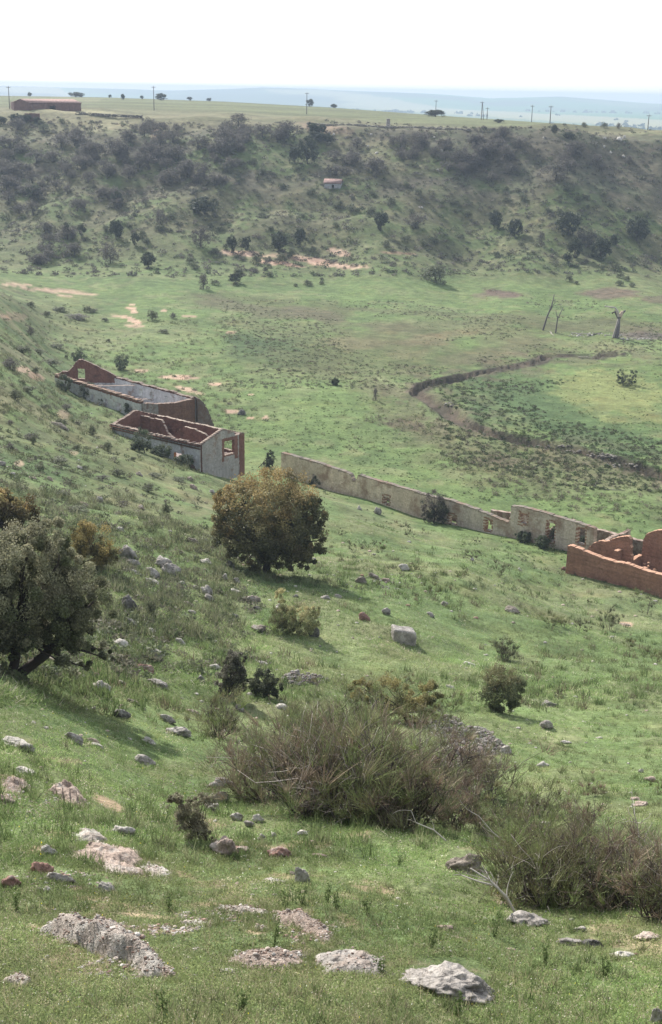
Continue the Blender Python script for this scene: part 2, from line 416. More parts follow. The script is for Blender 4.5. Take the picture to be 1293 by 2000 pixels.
# ------------------------------------------------------------------ ground mesh
GREEN = np.array([.106, .148, .053]); GREEN2 = np.array([.118, .158, .066]); OLIVE = np.array([.105, .115, .052])
STRAW = np.array([.20, .185, .105]); BROWN = np.array([.105, .078, .058]); SOIL = np.array([.42, .29, .21]); RED = np.array([.32, .20, .15]); DKGREEN = np.array([.055, .085, .035])
PURPLE = np.array([.105, .085, .075])
PATCH = [
 (700,690,260,62,4,OLIVE*.85,.75),(880,650,220,36,-4,OLIVE*.8+BROWN*.2,.7),(1180,640,180,24,0,OLIVE*.8,.6),(930,700,140,30,-8,OLIVE*.85,.7),(560,600,200,22,6,OLIVE*.75,.7),(960,900,240,60,14,OLIVE*.9,.75),(1080,800,230,70,16,DKGREEN*1.1,.7),(620,800,190,60,8,GREEN*1.12,.5),(880,1000,200,24,12,GREEN*1.15,.5),(860,560,300,24,2,GREEN*1.02,.6),(1000,1380,200,80,5,GREEN*1.12,.4),  # px, py, rx, ry, angle(deg, down to the right), colour, strength
 (470,495,45,5,6,SOIL,.95),(560,516,38,4,10,RED,.9),(520,512,22,4,14,SOIL,.85),(650,518,50,5,6,SOIL,.9),(610,508,45,5,4,RED,.8),(665,494,28,6,14,SOIL,.9),(700,520,28,3,4,SOIL,.7),(780,494,40,3,3,RED,.6),(560,500,40,4,3,SOIL,.5),
 (105,568,85,4,5,SOIL,.85),(30,556,40,3,2,SOIL,.7),(125,578,16,3,5,SOIL,.7),(262,627,15,5,20,SOIL,.9),(256,602,13,3,4,SOIL,.9),(262,609,9,2.5,0,SOIL,.9),(258,596,6,2,0,SOIL,.8),(235,618,22,3,6,SOIL,.8),(262,637,18,3,3,SOIL,.8),(321,606,8,2.5,0,SOIL,.9),(370,618,20,2.5,5,SOIL,.8),(450,649,12,3,0,SOIL,.75),
 (352,737,38,4.5,2,SOIL,.95),(275,724,14,3,0,SOIL,.85),(360,759,22,4,10,SOIL,.9),(418,750,15,3,0,SOIL,.9),(385,767,18,2.5,5,SOIL,.6),(452,803,14,3.4,2,SOIL,1),(488,816,8,2,0,SOIL,.9),(519,815,9,2,0,SOIL,.9),(490,770,6,2,0,SOIL,.7),
 (30,618,28,9,5,RED,.55),(45,722,16,7,10,SOIL,.7),(70,735,20,7,20,RED,.6),(125,810,14,9,30,SOIL,.5),(145,885,12,5,0,SOIL,.5),(38,905,10,6,0,SOIL,.6),
 (975,573,40,9,4,BROWN,1),(1190,573,78,11,1,BROWN,.9),(1290,585,40,8,3,BROWN,.7),(940,577,20,6,0,BROWN,.6),(1262,655,60,8,2,PURPLE,.85),(1240,645,60,8,0,BROWN,.5),
 (690,672,62,16,3,RED*.2+OLIVE*.75,.7),(850,662,70,14,-4,RED*.22+OLIVE*.7,.7),(800,690,50,12,0,RED*.2+OLIVE*.75,.5),(910,650,80,10,-8,RED*.35+GREEN*.5,.5),
 (480,602,150,15,9,BROWN*.6+GREEN*.3,.85),(620,615,70,14,12,BROWN*.7+GREEN*.25,.85),(560,640,220,16,2,BROWN*.4+GREEN*.5,.6),(520,680,90,30,8,DKGREEN,.7),(480,672,50,18,0,DKGREEN,.6),(600,700,110,25,4,OLIVE*.8,.7),(760,640,90,12,4,BROWN*.6+GREEN*.3,.6),
 (850,612,190,6,3,BROWN*.5+GREEN*.45,.6),(960,630,90,8,-3,BROWN*.5+GREEN*.45,.6),(1000,650,120,25,-6,OLIVE,.7),(960,690,150,25,-10,BROWN*.4+OLIVE*.7,.7),(1150,635,130,12,0,BROWN*.5+GREEN*.3,.7),(730,760,60,20,15,OLIVE,.6),
 (850,830,150,26,14,BROWN*.25+OLIVE*.75,.6),(790,830,55,12,8,BROWN*.8,.7),(920,880,110,22,14,BROWN*.3+OLIVE*.7,.5),(1040,930,160,18,10,BROWN*.3+OLIVE*.75,.45),(1180,925,130,20,12,BROWN*.4+OLIVE*.6,.5),(980,900,60,14,6,BROWN,.55),
 (900,770,70,25,25,OLIVE,.7),(1020,790,150,35,16,DKGREEN*1.15,.75),(1150,850,160,30,15,DKGREEN*1.15,.8),(940,800,50,22,30,DKGREEN,.7),(1060,740,60,18,-5,DKGREEN*1.2,.5),
 (1200,770,130,55,12,np.array([.17,.185,.072]),.85),(1270,700,70,30,0,GREEN*1.1,.5),
 (250,890,180,60,14,OLIVE,.5),(120,620,140,40,10,OLIVE,.5),(100,1440,90,14,6,GREEN2,.4),
 (20,1535,34,20,10,SOIL,.75),(215,1570,40,10,25,RED*.8+SOIL*.2,.6),(120,1485,40,6,5,SOIL,.4),
 (170,1755,50,6,2,RED,.5),(290,1790,60,5,6,SOIL,.55),(240,1812,70,7,3,SOIL,.65),(100,1810,50,6,0,SOIL,.6),(310,1818,90,6,3,SOIL,.6),(680,1750,30,8,10,RED,.4),(680,1800,26,12,30,RED,.45),
 (470,1775,70,8,6,SOIL,.8),(560,1792,70,10,14,SOIL,.85),(620,1830,45,10,30,SOIL,.6),(500,1820,20,5,0,SOIL,.6),
 (420,1255,90,6,20,STRAW,.4),(440,1140,50,16,20,STRAW,.5),(700,1030,60,10,10,STRAW,.3),(1100,1350,60,8,0,STRAW,.25),(1225,1219,16,4,8,SOIL,.9),(1150,1180,60,10,12,STRAW,.3),
 (145,195,60,5,0,STRAW,.4),(130,216,90,4,3,STRAW*1.15,.9),(190,240,70,10,4,STRAW,.8),(150,250,60,12,0,STRAW*.9,.6),(308,262,18,14,30,RED*.9+STRAW*.3,.8),(640,252,60,10,8,SOIL*.55,.6),(720,290,70,30,30,STRAW*.8,.5),(690,330,60,25,30,STRAW*.6,.4),
]
def build_ground():
    # columns
    nc_in, nc_out = 620, 50
    uin = np.linspace(-.305, .305, nc_in)
    uo = .305 + (np.linspace(0, 1, nc_out + 1)[1:] ** 1.6) * .35
    Uc = np.concatenate([-uo[::-1], uin, uo])
    # rows
    mt = np.abs(np.gradient(TT[20:101], GS, axis=1)).mean(0)
    dens = mt * F + 60; dens[GS > math.log(380)] += 160
    cum = np.cumsum(dens); cum = (cum - cum[0]) / (cum[-1] - cum[0])
    s_rows = np.interp(np.linspace(0, 1, 880), cum, GS)
    y_rows = np.concatenate([np.linspace(-12, 3.3, 34), np.exp(s_rows), np.exp(np.linspace(math.log(915), math.log(7950), 190))])
    yy = np.repeat(y_rows[:, None], len(Uc), 1)
    xx = Uc[None, :] * np.sqrt(yy ** 2 + 25)
    x = xx.ravel(); y = yy.ravel(); z = ground(x, y)
    nr, nc = yy.shape
    i = (np.arange(nr - 1)[:, None] * nc + np.arange(nc - 1)[None]).ravel()
    Fc = np.stack([i, i + 1, i + nc + 1, i + nc], 1)
    # ---- real ground colours, by place
    px, py = project(x, np.maximum(y, 1), z)
    C = np.tile(GREEN, (len(x), 1))
    def mix(col, w):
        nonlocal C
        C += (np.asarray(col) - C) * np.clip(w, 0, 1)[:, None]
    n8 = fbm(x, y, 8, 4, 0); n3 = fbm(x, y, 2.6, 3, 1); n25 = fbm(x, y, 26, 4, 2)
    hillside = sstep(-41.5, -38.5, base_z(x, y)) * (1 - sstep(255, 290, y))
    mix(GREEN2, .55 * hillside)
    left = hillside * sstep(60, 85, y) * (1 - sstep(-5, 8, x))
    mix(OLIVE, left * sstep(.40, .62, n3) * .85); mix(STRAW * .85, left * sstep(.55, .7, n8) * .55); mix(DKGREEN, left * sstep(.5, .7, 1 - n8) * .6)
    mix(STRAW, hillside * sstep(.52, .72, n8) * .4)
    mix(STRAW * .75 + GREEN * .3, (1 - hillside) * sstep(.5, .7, n25) * .4)
    near = 1 - sstep(14, 26, y)
    n05 = fbm(x, y, .8, 4, 3)
    mix(RED * .8 + SOIL * .2, near * sstep(.60, .72, n05) * .55); mix(DKGREEN * 1.2, near * sstep(.6, .75, 1 - n05) * .5)
    mesa = sstep(272, 345, y)
    mix(OLIVE * .74, mesa * .9); mix(BROWN * .8, mesa * sstep(.44, .6, n8) * .35); mix(GREEN * .8, mesa * sstep(.52, .66, 1 - n8) * .6)
    mix(STRAW * .8, mesa * sstep(.56, .68, n3) * .5); mix(PURPLE * .75, mesa * sstep(350, 368, y) * sstep(.36, .5, n25) * .5)
    top = sstep(400, 425, y) * sstep(-16, -13, z)
    e = np.interp(x / np.maximum(y, 5), EDGE_U, EDGE_Y)
    mix(STRAW * .82, top * .9); kk = (y - 400) / np.maximum(e - 400, 1)
    mix(GREEN * .5 + STRAW * .32, top * sstep(.12, .4, kk + .3 * (fbm(x * .3, y, 60, 3, 1) - .5)) * .85)
    mix(OLIVE * .6, top * sstep(.5, .62, fbm(x * .15, y, 14, 3, 2)) * .55 + sstep(.86, .95, kk) * sstep(600, 700, e) * .8)
    rr_ = fbm(x, y, 5, 4, 1); mix(DKGREEN * 1.1, (1 - mesa) * sstep(.5, .66, rr_) * .35); mix(STRAW * .9, (1 - mesa) * sstep(.54, .68, fbm(x, y, 4, 3, 3)) * .35)
    for (cx, cy, rx, ry, an, col, st) in PATCH:
        m = (np.abs(px - cx) < rx * 2.0 + 20) & (np.abs(py - cy) < (ry + rx * abs(math.sin(RAD(an)))) * 2.0 + 12)
        if not m.any(): continue
        dx = px[m] - cx; dy = py[m] - cy; ca, sa = math.cos(RAD(an)), math.sin(RAD(an))
        a = (dx * ca + dy * sa) / rx; b = (-dx * sa + dy * ca) / ry
        sc_n = 3.0 if cy < 700 else (1.2 if cy < 1400 else .35)
        nn = fbm(x[m], y[m] , sc_n * (2 if rx > 60 else 1), 3, 1) - .5
        d = np.sqrt(a * a + b * b) + nn * (1.5 if ry > 12 else .9)
        w = (1 - sstep(.72 if ry < 12 else .45, 1.12, d)) * st
        C[m] += (np.asarray(col) - C[m]) * w[:, None]
    # stream bed and banks
    m = (y > 100) & (y < 260) & (x > -5)
    d = poly_dist(x[m], y[m], STREAM); nn = fbm(x[m], y[m], 3, 3, 2)
    w = 1 - sstep(1.2, 2.3, d + nn * 2 - 1)
    C[m] += (np.array([.055, .045, .034]) * (0.6 + nn[:, None] * .9) - C[m]) * (w * .95)[:, None]
    w = (1 - sstep(3, 12, d)) * sstep(.46, .56, nn) * .5
    C[m] += (BROWN * .95 - C[m]) * w[:, None]
    # far plain: fields
    fp = sstep(1.05, 1.25, y / e)
    fx = np.floor((x * .9 + y * .25) / 420 + 40 + .3 * n25); fy = np.floor((y - x * .3) / np.maximum(y * .13, 200) + 31)
    hsh = (np.sin(fx * 127.1 + fy * 311.7) * 43758.5) % 1
    fc = np.where((hsh < .5)[:, None], np.array([.07, .15, .06]), np.where((hsh < .75)[:, None], np.array([.25, .24, .13]), np.array([.12, .16, .08])))
    C += (fc - C) * fp[:, None]
    mixh = sstep(4400, 5400, y) * sstep(.4, .6, fbm(x, y, 420, 3, 3))
    mix(np.array([.06, .075, .05]), mixh * .9)
    C *= (.9 + .2 * n3)[:, None]
    me = mesh_np("ground", np.stack([x, y, z], 1), Fc, 4, C, True)
    o = link("ground", me, MG); tag(o, "green grassy valley, hillsides and far mesa under everything", "ground", kind="structure")
    return o
build_ground()
# ------------------------------------------------------------------ masonry: walls as a jittered grid of small filled cells
BRICK = np.array([.18, .092, .068]); PLAST = np.array([.40, .37, .33]); PLASTW = np.array([.50, .50, .50]); CAP = np.array([.27, .21, .17]); MORT = np.array([.30, .24, .19])
CREAM = np.array([.56, .46, .35]); ADOBE = np.array([.29, .155, .108]); ADOBET = np.array([.46, .27, .18])
def wall_mesh(name, A, B, zbot, zeave, thick, filled, colf, cell=.16, seed=1, zslope=0.0, foot=1.1):
    """vertical wall from A to B (xy); filled(s, h) on cell centres; colf(s, h, side) colours; z base zbot (may slope by zslope over the length)"""
    A = np.asarray(A[:2], float); B = np.asarray(B[:2], float); L = np.linalg.norm(B - A); d = (B - A) / L
    nrm = np.array([d[1], -d[0]])                     # front side looks to the right of A->B
    ns = max(int(round(L / cell)), 1); hmax = zeave; nh = int(math.ceil(hmax / cell)) + 1
    S, H = np.meshgrid((np.arange(ns) + .5) * L / ns, (np.arange(nh) + .5) * cell, indexing='ij')
    hs = np.arange(0, hmax + cell * 2, cell / 8)
    def tops(sv):
        A1, B1 = np.meshgrid(sv, hs, indexing='ij'); f1 = filled(A1, B1); return np.where(f1, B1, 0).max(1)
    topc = tops(S[:, 0]); topv = tops(np.clip(np.arange(ns + 1) * L / ns, .01, L - .01))
    Mk = filled(S, np.minimum(H, topc[:, None] - .01)) & (H - cell / 2 < np.minimum(np.minimum(topv[:-1], topv[1:])[:, None] + cell, topc[:, None]) - .02)
    rng = np.random.default_rng(seed)
    gs, gh = np.meshgrid(np.arange(ns + 1) * L / ns, np.arange(nh + 1) * cell, indexing='ij')
    jx = rng.normal(0, cell * .16, gs.shape); jh = rng.normal(0, cell * .16, gs.shape); jt = rng.normal(0, .012, (2,) + gs.shape)
    jh[:, 0] = 0; jx[0] = 0; jx[-1] = 0
    def pt(i, j, side):
        s_ = gs[i, j] + jx[i, j]; h_ = min(gh[i, j] + jh[i, j], topv[i] + jh[i, 0 if j == 0 else -1] * .8)
        o = (thick / 2 + jt[side, i, j]) * (1 if side == 0 else -1)
        xy = A + d * s_ + nrm * o
        return np.array([xy[0], xy[1], zbot + zslope * s_ + h_ - (foot if j == 0 else 0)])
    idx = {}; V = []; Cc = []; Fc = []
    def face(ps, c):
        b = len(V)
        for p in ps: V.append(pt(*p)); Cc.append(c)
        Fc.append((b, b + 1, b + 2, b + 3))
    def cell_on(i, j): return 0 <= i < ns and 0 <= j < nh and Mk[i, j]
    for i in range(ns):
        for j in range(nh):
            if not Mk[i, j]: continue
            s_, h_ = S[i, j], H[i, j]; r_ = rng.uniform(.88, 1.12)
            face([(i, j, 0), (i + 1, j, 0), (i + 1, j + 1, 0), (i, j + 1, 0)], colf(s_, h_, 0) * r_)
            face([(i + 1, j, 1), (i, j, 1), (i, j + 1, 1), (i + 1, j + 1, 1)], colf(s_, h_, 1) * r_)
            if not cell_on(i, j + 1): face([(i, j + 1, 0), (i + 1, j + 1, 0), (i + 1, j + 1, 1), (i, j + 1, 1)], colf(s_, h_, 2) * r_)
            if j and not cell_on(i, j - 1): face([(i, j, 0), (i, j, 1), (i + 1, j, 1), (i + 1, j, 0)], colf(s_, h_, 3) * r_)
            if not cell_on(i - 1, j): face([(i, j, 1), (i, j, 0), (i, j + 1, 0), (i, j + 1, 1)], colf(s_, h_, 3) * r_)
            if not cell_on(i + 1, j): face([(i + 1, j, 0), (i + 1, j, 1), (i + 1, j + 1, 1), (i + 1, j + 1, 0)], colf(s_, h_, 3) * r_)
    return mesh_np(name, np.array(V), np.array(Fc), 4, np.array(Cc))
def local(me, origin):
    n_ = len(me.vertices); co = np.empty(n_ * 3, np.float32); me.vertices.foreach_get("co", co)
    co = co.reshape(-1, 3) - np.asarray(origin, np.float32); me.vertices.foreach_set("co", co.ravel()); me.update(); return me
def rag(seed, amp, wl=.7):
    return lambda s: amp * (fbm(np.asarray(s, float) + seed * 13.1, np.full_like(np.asarray(s, float), seed * 3.7), wl, 3, seed % 4) - .5) * 2
def beam_box(acc, a, b, w_, h_, col):
    a = np.asarray(a, float); b = np.asarray(b, float); d = b - a; d /= np.linalg.norm(d)
    n_ = np.array([d[1], -d[0], 0.]); n_ /= np.linalg.norm(n_) + 1e-9; u_ = np.cross(n_, d)
    V = [p + n_ * w_ / 2 * i + u_ * h_ / 2 * j for p in (a, b) for i, j in ((-1, -1), (1, -1), (1, 1), (-1, 1))]
    Fc = [(0, 1, 2), (0, 2, 3), (4, 6, 5), (4, 7, 6)]
    for i in range(4):
        j = (i + 1) % 4; Fc += [(i, i + 4, j + 4), (i, j + 4, j)]
    acc.add(V, Fc, col)

# ---- small gabled brick house
def house():
    Pg = hit(392, 921); zE = Pg[2] + (zat(392, 868, Pg[1]) - Pg[2])
    C = plane_hit(392, 868, zE); D = plane_hit(475, 847, zE); Ac = plane_hit(221, 828, zE); Bk = Ac + (D - C)
    zf = Pg[2] - .5; Hh = zE - zf; W_ = np.linalg.norm((D - C)[:2]); L_ = np.linalg.norm((C - Ac)[:2])
    org = np.array([*((Ac + D) / 2)[:2], zf])
    root = empty("ruined_house", org, "roofless brick house with grey gable and red brick window frame, nearer of two left ruins", "ruined house", "roofless ruins on the left hillside foot")
    def part(nm, me, mat, label=None):
        o = link(nm, local(me, org), mat, root); return tag(o, label) if label else o
    r1 = rag(3, .10); 
    def win(S, H, s0, s1, h0, h1): return (S > s0) & (S < s1) & (H > h0) & (H < h1)
    f = lambda S, H: (H < Hh - .05 + r1(S) * .3) & ~win(S, H, L_ - 3.5, L_ - 2.4, 1.1, 2.0) & ~win(S, H, 2.0, 3.0, 1.0, 2.2)
    def cf(s, h, side):
        if side in (1,): return BRICK
        if side == 2: return CAP
        if side == 3: return np.array([.45, .24, .10]) if L_ - 3.9 < s < L_ - 2. else PLAST
        if h < .7 + .5 * math.sin(s * 2.1) ** 2 and s > L_ - 5: return BRICK * .8 + PLAST * .15
        return PLASTW * .92
    part("front_wall", wall_mesh("front_wall", Ac, C, zf, Hh + .3, .38, f, cf, seed=2), MPLASTER, "long pale plastered wall of the brick house")
    ap = 1.0
    ge = lambda S, H, r: H < Hh + ap * (1 - np.abs(S / W_ - .5) * 2) + r(S)
    r2 = rag(5, .05)
    x0, x1 = W_ * .51, W_ * .77
    gf = lambda S, H: ge(S, H, r2) & ~win(S, H, x0, x1, 1.55, 3.05) & ~((S > W_ * .78) & (S < W_ * .93) & (H > Hh + .1))
    def cg(s, h, side):
        if side == 2: return CAP * 1.1
        if side in (1, 3): return BRICK
        if (x0 - .35 < s < x1 + .35 and 1.0 < h < 3.35) and not (x0 < s < x1 and h < 1.4): return BRICK * 1.05
        if s > W_ - .85: return BRICK
        return PLAST * .82
    part("gable_wall", wall_mesh("gable_wall", C, D, zf, Hh + ap + .3, .38, gf, cg, seed=3), MPLASTER, "grey gable wall with a brick framed window opening")
    r3 = rag(6, .10)
    gb = lambda S, H: ge(S, H, r3)
    part("far_gable_wall", wall_mesh("far_gable", Bk, Ac, zf, Hh + ap + .3, .38, gb, lambda s, h, sd: CAP if sd == 2 else BRICK, seed=4), MBRICK)
    r4 = rag(8, .12)
    part("back_wall", wall_mesh("back_wall", D, Bk, zf, Hh + .5, .38, lambda S, H: (H < Hh + r4(S)) & ~win(S, H, .35, 3.6, 1.35, 3.0), lambda s, h, sd: MORT * 1.2 if sd == 2 else BRICK, seed=5), MBRICK)
    # inner partition along the house, broken away in the middle
    M1 = Ac + (D - C) * .62; M2 = C + (D - C) * .62; r5 = rag(9, .12)
    def inner(S, H):
        t = S / L_
        top = np.interp(t, [0, .02, .27, .33, .40, .46, .53, .60, .75, .86, .93, 1], [Hh + .4, Hh + .35, Hh + .3, Hh - .9, Hh - 1.2, Hh - .4, Hh + .15, Hh + .2, Hh - .1, Hh - .6, Hh - 1.6, Hh - 1.8])
        return H < top + r5(S)
    part("partition_wall", wall_mesh("partition", M1, M2, zf, Hh + .7, .28, inner, lambda s, h, sd: MORT * 1.25 if sd == 2 else BRICK * .95, seed=6), MBRICK, "red brick inner wall broken away in the middle")
    # cornice with pale dentils and tiled wall cap
    a = Acc(); d = (C - Ac)[:2] / L_; n_ = np.array([d[1], -d[0]])
    def P(s, o, z): return np.array([*(Ac[:2] + d * s + n_ * o), z])
    beam_box(a, P(-.15, .26, zE - .42), P(L_ + .15, .26, zE - .42), .12, .10, BRICK * .55)
    beam_box(a, P(-.15, .32, zE - .12), P(L_ + .15, .32, zE - .12), .24, .12, BRICK * .6)
    s = 0
    while s < L_:
        beam_box(a, P(s, .26, zE - .27), P(s + .22, .26, zE - .27), .12, .16, PLASTW * .75); s += .48
    part("cornice", a.mesh("cornice"), MBRICK, "dark cornice with a row of pale dentils")
    a = Acc(); rng = np.random.default_rng(4)
    s = -.15
    while s < L_:
        beam_box(a, P(s, .10, zE + .03 + rng.normal(0, .02)), P(s + .3, .10, zE + .03 + rng.normal(0, .05)), rng.uniform(.34, .52), .08, CAP * rng.uniform(.55, 1.35)); s += .33 + .5 * (rng.random() < .12)
    part("wall_cap", a.mesh("wall_cap"), MBRICK)
    a = Acc(); ctr = (C + D) / 2; ax = np.array([*((D - C)[:2] / W_), 0])
    for sgn in (0, 1):
        p0 = (C if sgn == 0 else D) + np.array([0, 0, .06]); p1 = ctr + np.array([0, 0, ap + .06])
        for k in range(10):
            if sgn and k in (2, 3): continue
            q0 = p0 + (p1 - p0) * k / 10; q1 = p0 + (p1 - p0) * (k + .93) / 10
            beam_box(a, q0, q1, .42, .07, CAP * rng.uniform(.85, 1.2))
    part("gable_cap", a.mesh("gable_cap"), MBRICK)
    # rubble and plaster floor inside
    a = Acc()
    q = np.array([Ac, C, D, Bk]); q[:, 2] = zf + Hh * .42
    nx, ny = 40, 16; g = np.zeros((nx, ny, 3))
    for i in range(nx):
        for j in range(ny):
            u_, v_ = .01 + .98 * i / (nx - 1), .02 + .96 * j / (ny - 1)
            g[i, j] = Ac + (C - Ac) * u_ + (D - C) * v_; g[i, j, 2] = zf + .55 + .7 * float(fbm(np.array([g[i, j, 0]]), np.array([g[i, j, 1]]), 1.6, 3, 1)[0]) + .25 * (1 - u_)
    Fc = []
    for i in range(nx - 1):
        for j in range(ny - 1):
            k = i * ny + j; Fc += [(k, k + ny, k + ny + 1), (k, k + ny + 1, k + 1)]
    a.add(g.reshape(-1, 3), Fc, np.array([.36, .30, .28]))
    part("rubble_floor", a.mesh("rubble_floor", True), MRUBBLE)
house()

# ---- long white ruin on the left
def long_ruin():
    Pg = hit(268, 803); zE = zat(277, 784, Pg[1] + .3)
    zE = Pg[2] + 2.9
    P1 = plane_hit(110, 732, zE); P2 = plane_hit(277, 784, zE); P3 = plane_hit(379, 774, zE); P4 = plane_hit(226, 733, zE)
    zf = zE - 3.5; Hh = 3.5; org = np.array([*((P1 + P3) / 2)[:2], zf])
    root = empty("ruined_barn", org, "long roofless whitewashed ruin with stepped brick gable, farther of two left ruins", "ruined barn", "roofless ruins on the left hillside foot")
    def part(nm, me, mat, label=None):
        o = link(nm, local(me, org), mat, root); return tag(o, label) if label else o
    L_ = np.linalg.norm((P2 - P1)[:2]); r = rag(11, .08)
    holes = [(.30, .33), (.44, .47), (.60, .635), (.74, .78), (.88, .91)]
    def hol(S, H, L, hs, h0, h1):
        m = np.zeros(S.shape, bool)
        for a_, b_ in hs: m |= (S / L > a_) & (S / L < b_) & (H > h0) & (H < h1)
        return m
    part("front_wall", wall_mesh("fw", P1, P2, zf, Hh + .3, .5, lambda S, H: (H < Hh + r(S)) & ~hol(S, H, L_, holes, 1.5, 2.5),
        lambda s, h, sd: CAP * 1.1 if sd == 2 else (BRICK * .8 if h > Hh - .35 else PLASTW * .95), seed=11), MPLASTER, "whitewashed front wall of the long ruin with small openings")
    W4 = np.linalg.norm((P4 - P1)[:2]); r2 = rag(12, .1)
    def gab(S, H):
        t = 1 - S / W4      # from P4 to P1
        top = Hh + np.interp(t, [0, .12, .2, .26, .38, .45, .62, .85, 1], [0, .55, .5, .9, 1.9, 2.05, 1.5, .6, 0])
        return (H < top + r2(S)) & ~((t > .36) & (t < .50) & (H > Hh - .5) & (H < Hh + .75))
    part("gable_wall", wall_mesh("gw", P4, P1, zf, Hh + 2.4, .45, gab, lambda s, h, sd: CAP if sd == 2 else (PLASTW * .8 if (sd == 1 and h < Hh - .9) else BRICK), seed=12), MBRICK, "broken red brick gable with a square window opening")
    L3 = np.linalg.norm((P4 - P3)[:2]); r3 = rag(13, .16)
    h2 = [(.31, .34), (.49, .53), (.63, .67), (.77, .80)]
    part("back_wall", wall_mesh("bw", P3, P4, zf, Hh + .5, .5, lambda S, H: (H < Hh - .1 + r3(S)) & ~hol(S, H, L3, h2, 1.5, 2.7),
        lambda s, h, sd: CAP * .9 if sd == 2 else (BRICK * .55 if h > Hh - .3 else (PLASTW * 1.05 if sd else PLAST * .8)), seed=13), MPLASTER, "back wall with white inner face and crumbled dark top")
    W2 = np.linalg.norm((P3 - P2)[:2]); r4 = rag(14, .12)
    part("end_wall", wall_mesh("ew", P2, P3, zf - .9, Hh + 1.2, .55, lambda S, H: H < .9 + Hh - .15 - .35 * np.sin(S / W2 * 3.1) + r4(S),
        lambda s, h, sd: CAP * .9 if sd == 2 else (np.array([.17, .095, .065]) if s > W2 * .3 else PLAST * .62), seed=14), MRUBBLE, "dark rubble end wall of the long ruin")
    # slumped buttress of masonry at the far corner
    dd = (P3 - P2) / W2; dd[2] = 0
    E = P3 + dd * 2.4
    part("buttress", wall_mesh("bt", P3 + dd * .2, E, zf - 1.2, Hh + 1.2, 1.3, lambda S, H: H < (Hh + 1.0) * np.clip(1 - (S / 2.4) ** 1.7, .05, 1) + .1,
        lambda s, h, sd: np.array([.15, .12, .10]), seed=15), MRUBBLE)
    for t, hh, sd_ in ((.30, -.45, 16), (.52, -1.6, 17)):
        a_ = P1 + (P2 - P1) * t; b_ = P4 + (P3 - P4) * t; ww = np.linalg.norm((b_ - a_)[:2]); rr = rag(sd_, .15)
        part("cross_wall", wall_mesh("cw", a_, b_, zf, Hh + .4, .35, lambda S, H: H < Hh + hh + rr(S), lambda s, h, sd: CAP if sd == 2 else PLASTW * .85, seed=sd_), MPLASTER)
    a = Acc(); rng = np.random.default_rng(3); d = (P2 - P1) / L_
    s = 0
    while s < L_:
        q0 = P1 + d * s; q0 = q0 + np.array([0, 0, .06 + rng.normal(0, .03)])
        beam_box(a, q0, q0 + d * .34, rng.uniform(.45, .68), .09, np.array([.29, .205, .155]) * rng.uniform(.75, 1.3)); s += .37
    part("wall_cap", a.mesh("wall_cap"), MBRICK, "row of broken roof tiles along the front wall top")
    nx, ny = 60, 20; g = np.zeros((nx, ny, 3))
    for i in range(nx):
        for j in range(ny):
            g[i, j] = P1 + (P2 - P1) * (.01 + .98 * i / (nx - 1)) + (P4 - P1) * (.02 + .96 * j / (ny - 1)) + (P3 - P2 - P4 + P1) * (i / (nx - 1)) * (j / (ny - 1)) * .95
    g[..., 2] = zf + .9 + .9 * fbm(g[..., 0], g[..., 1], 1.8, 3, 2)
    Fc = []
    for i in range(nx - 1):
        for j in range(ny - 1):
            k = i * ny + j; Fc += [(k, k + ny, k + ny + 1), (k, k + ny + 1, k + 1)]
    a = Acc(); a.add(g.reshape(-1, 3), Fc, np.array([.44, .41, .40])); part("rubble_floor", a.mesh("rf", True), MRUBBLE)
long_ruin()

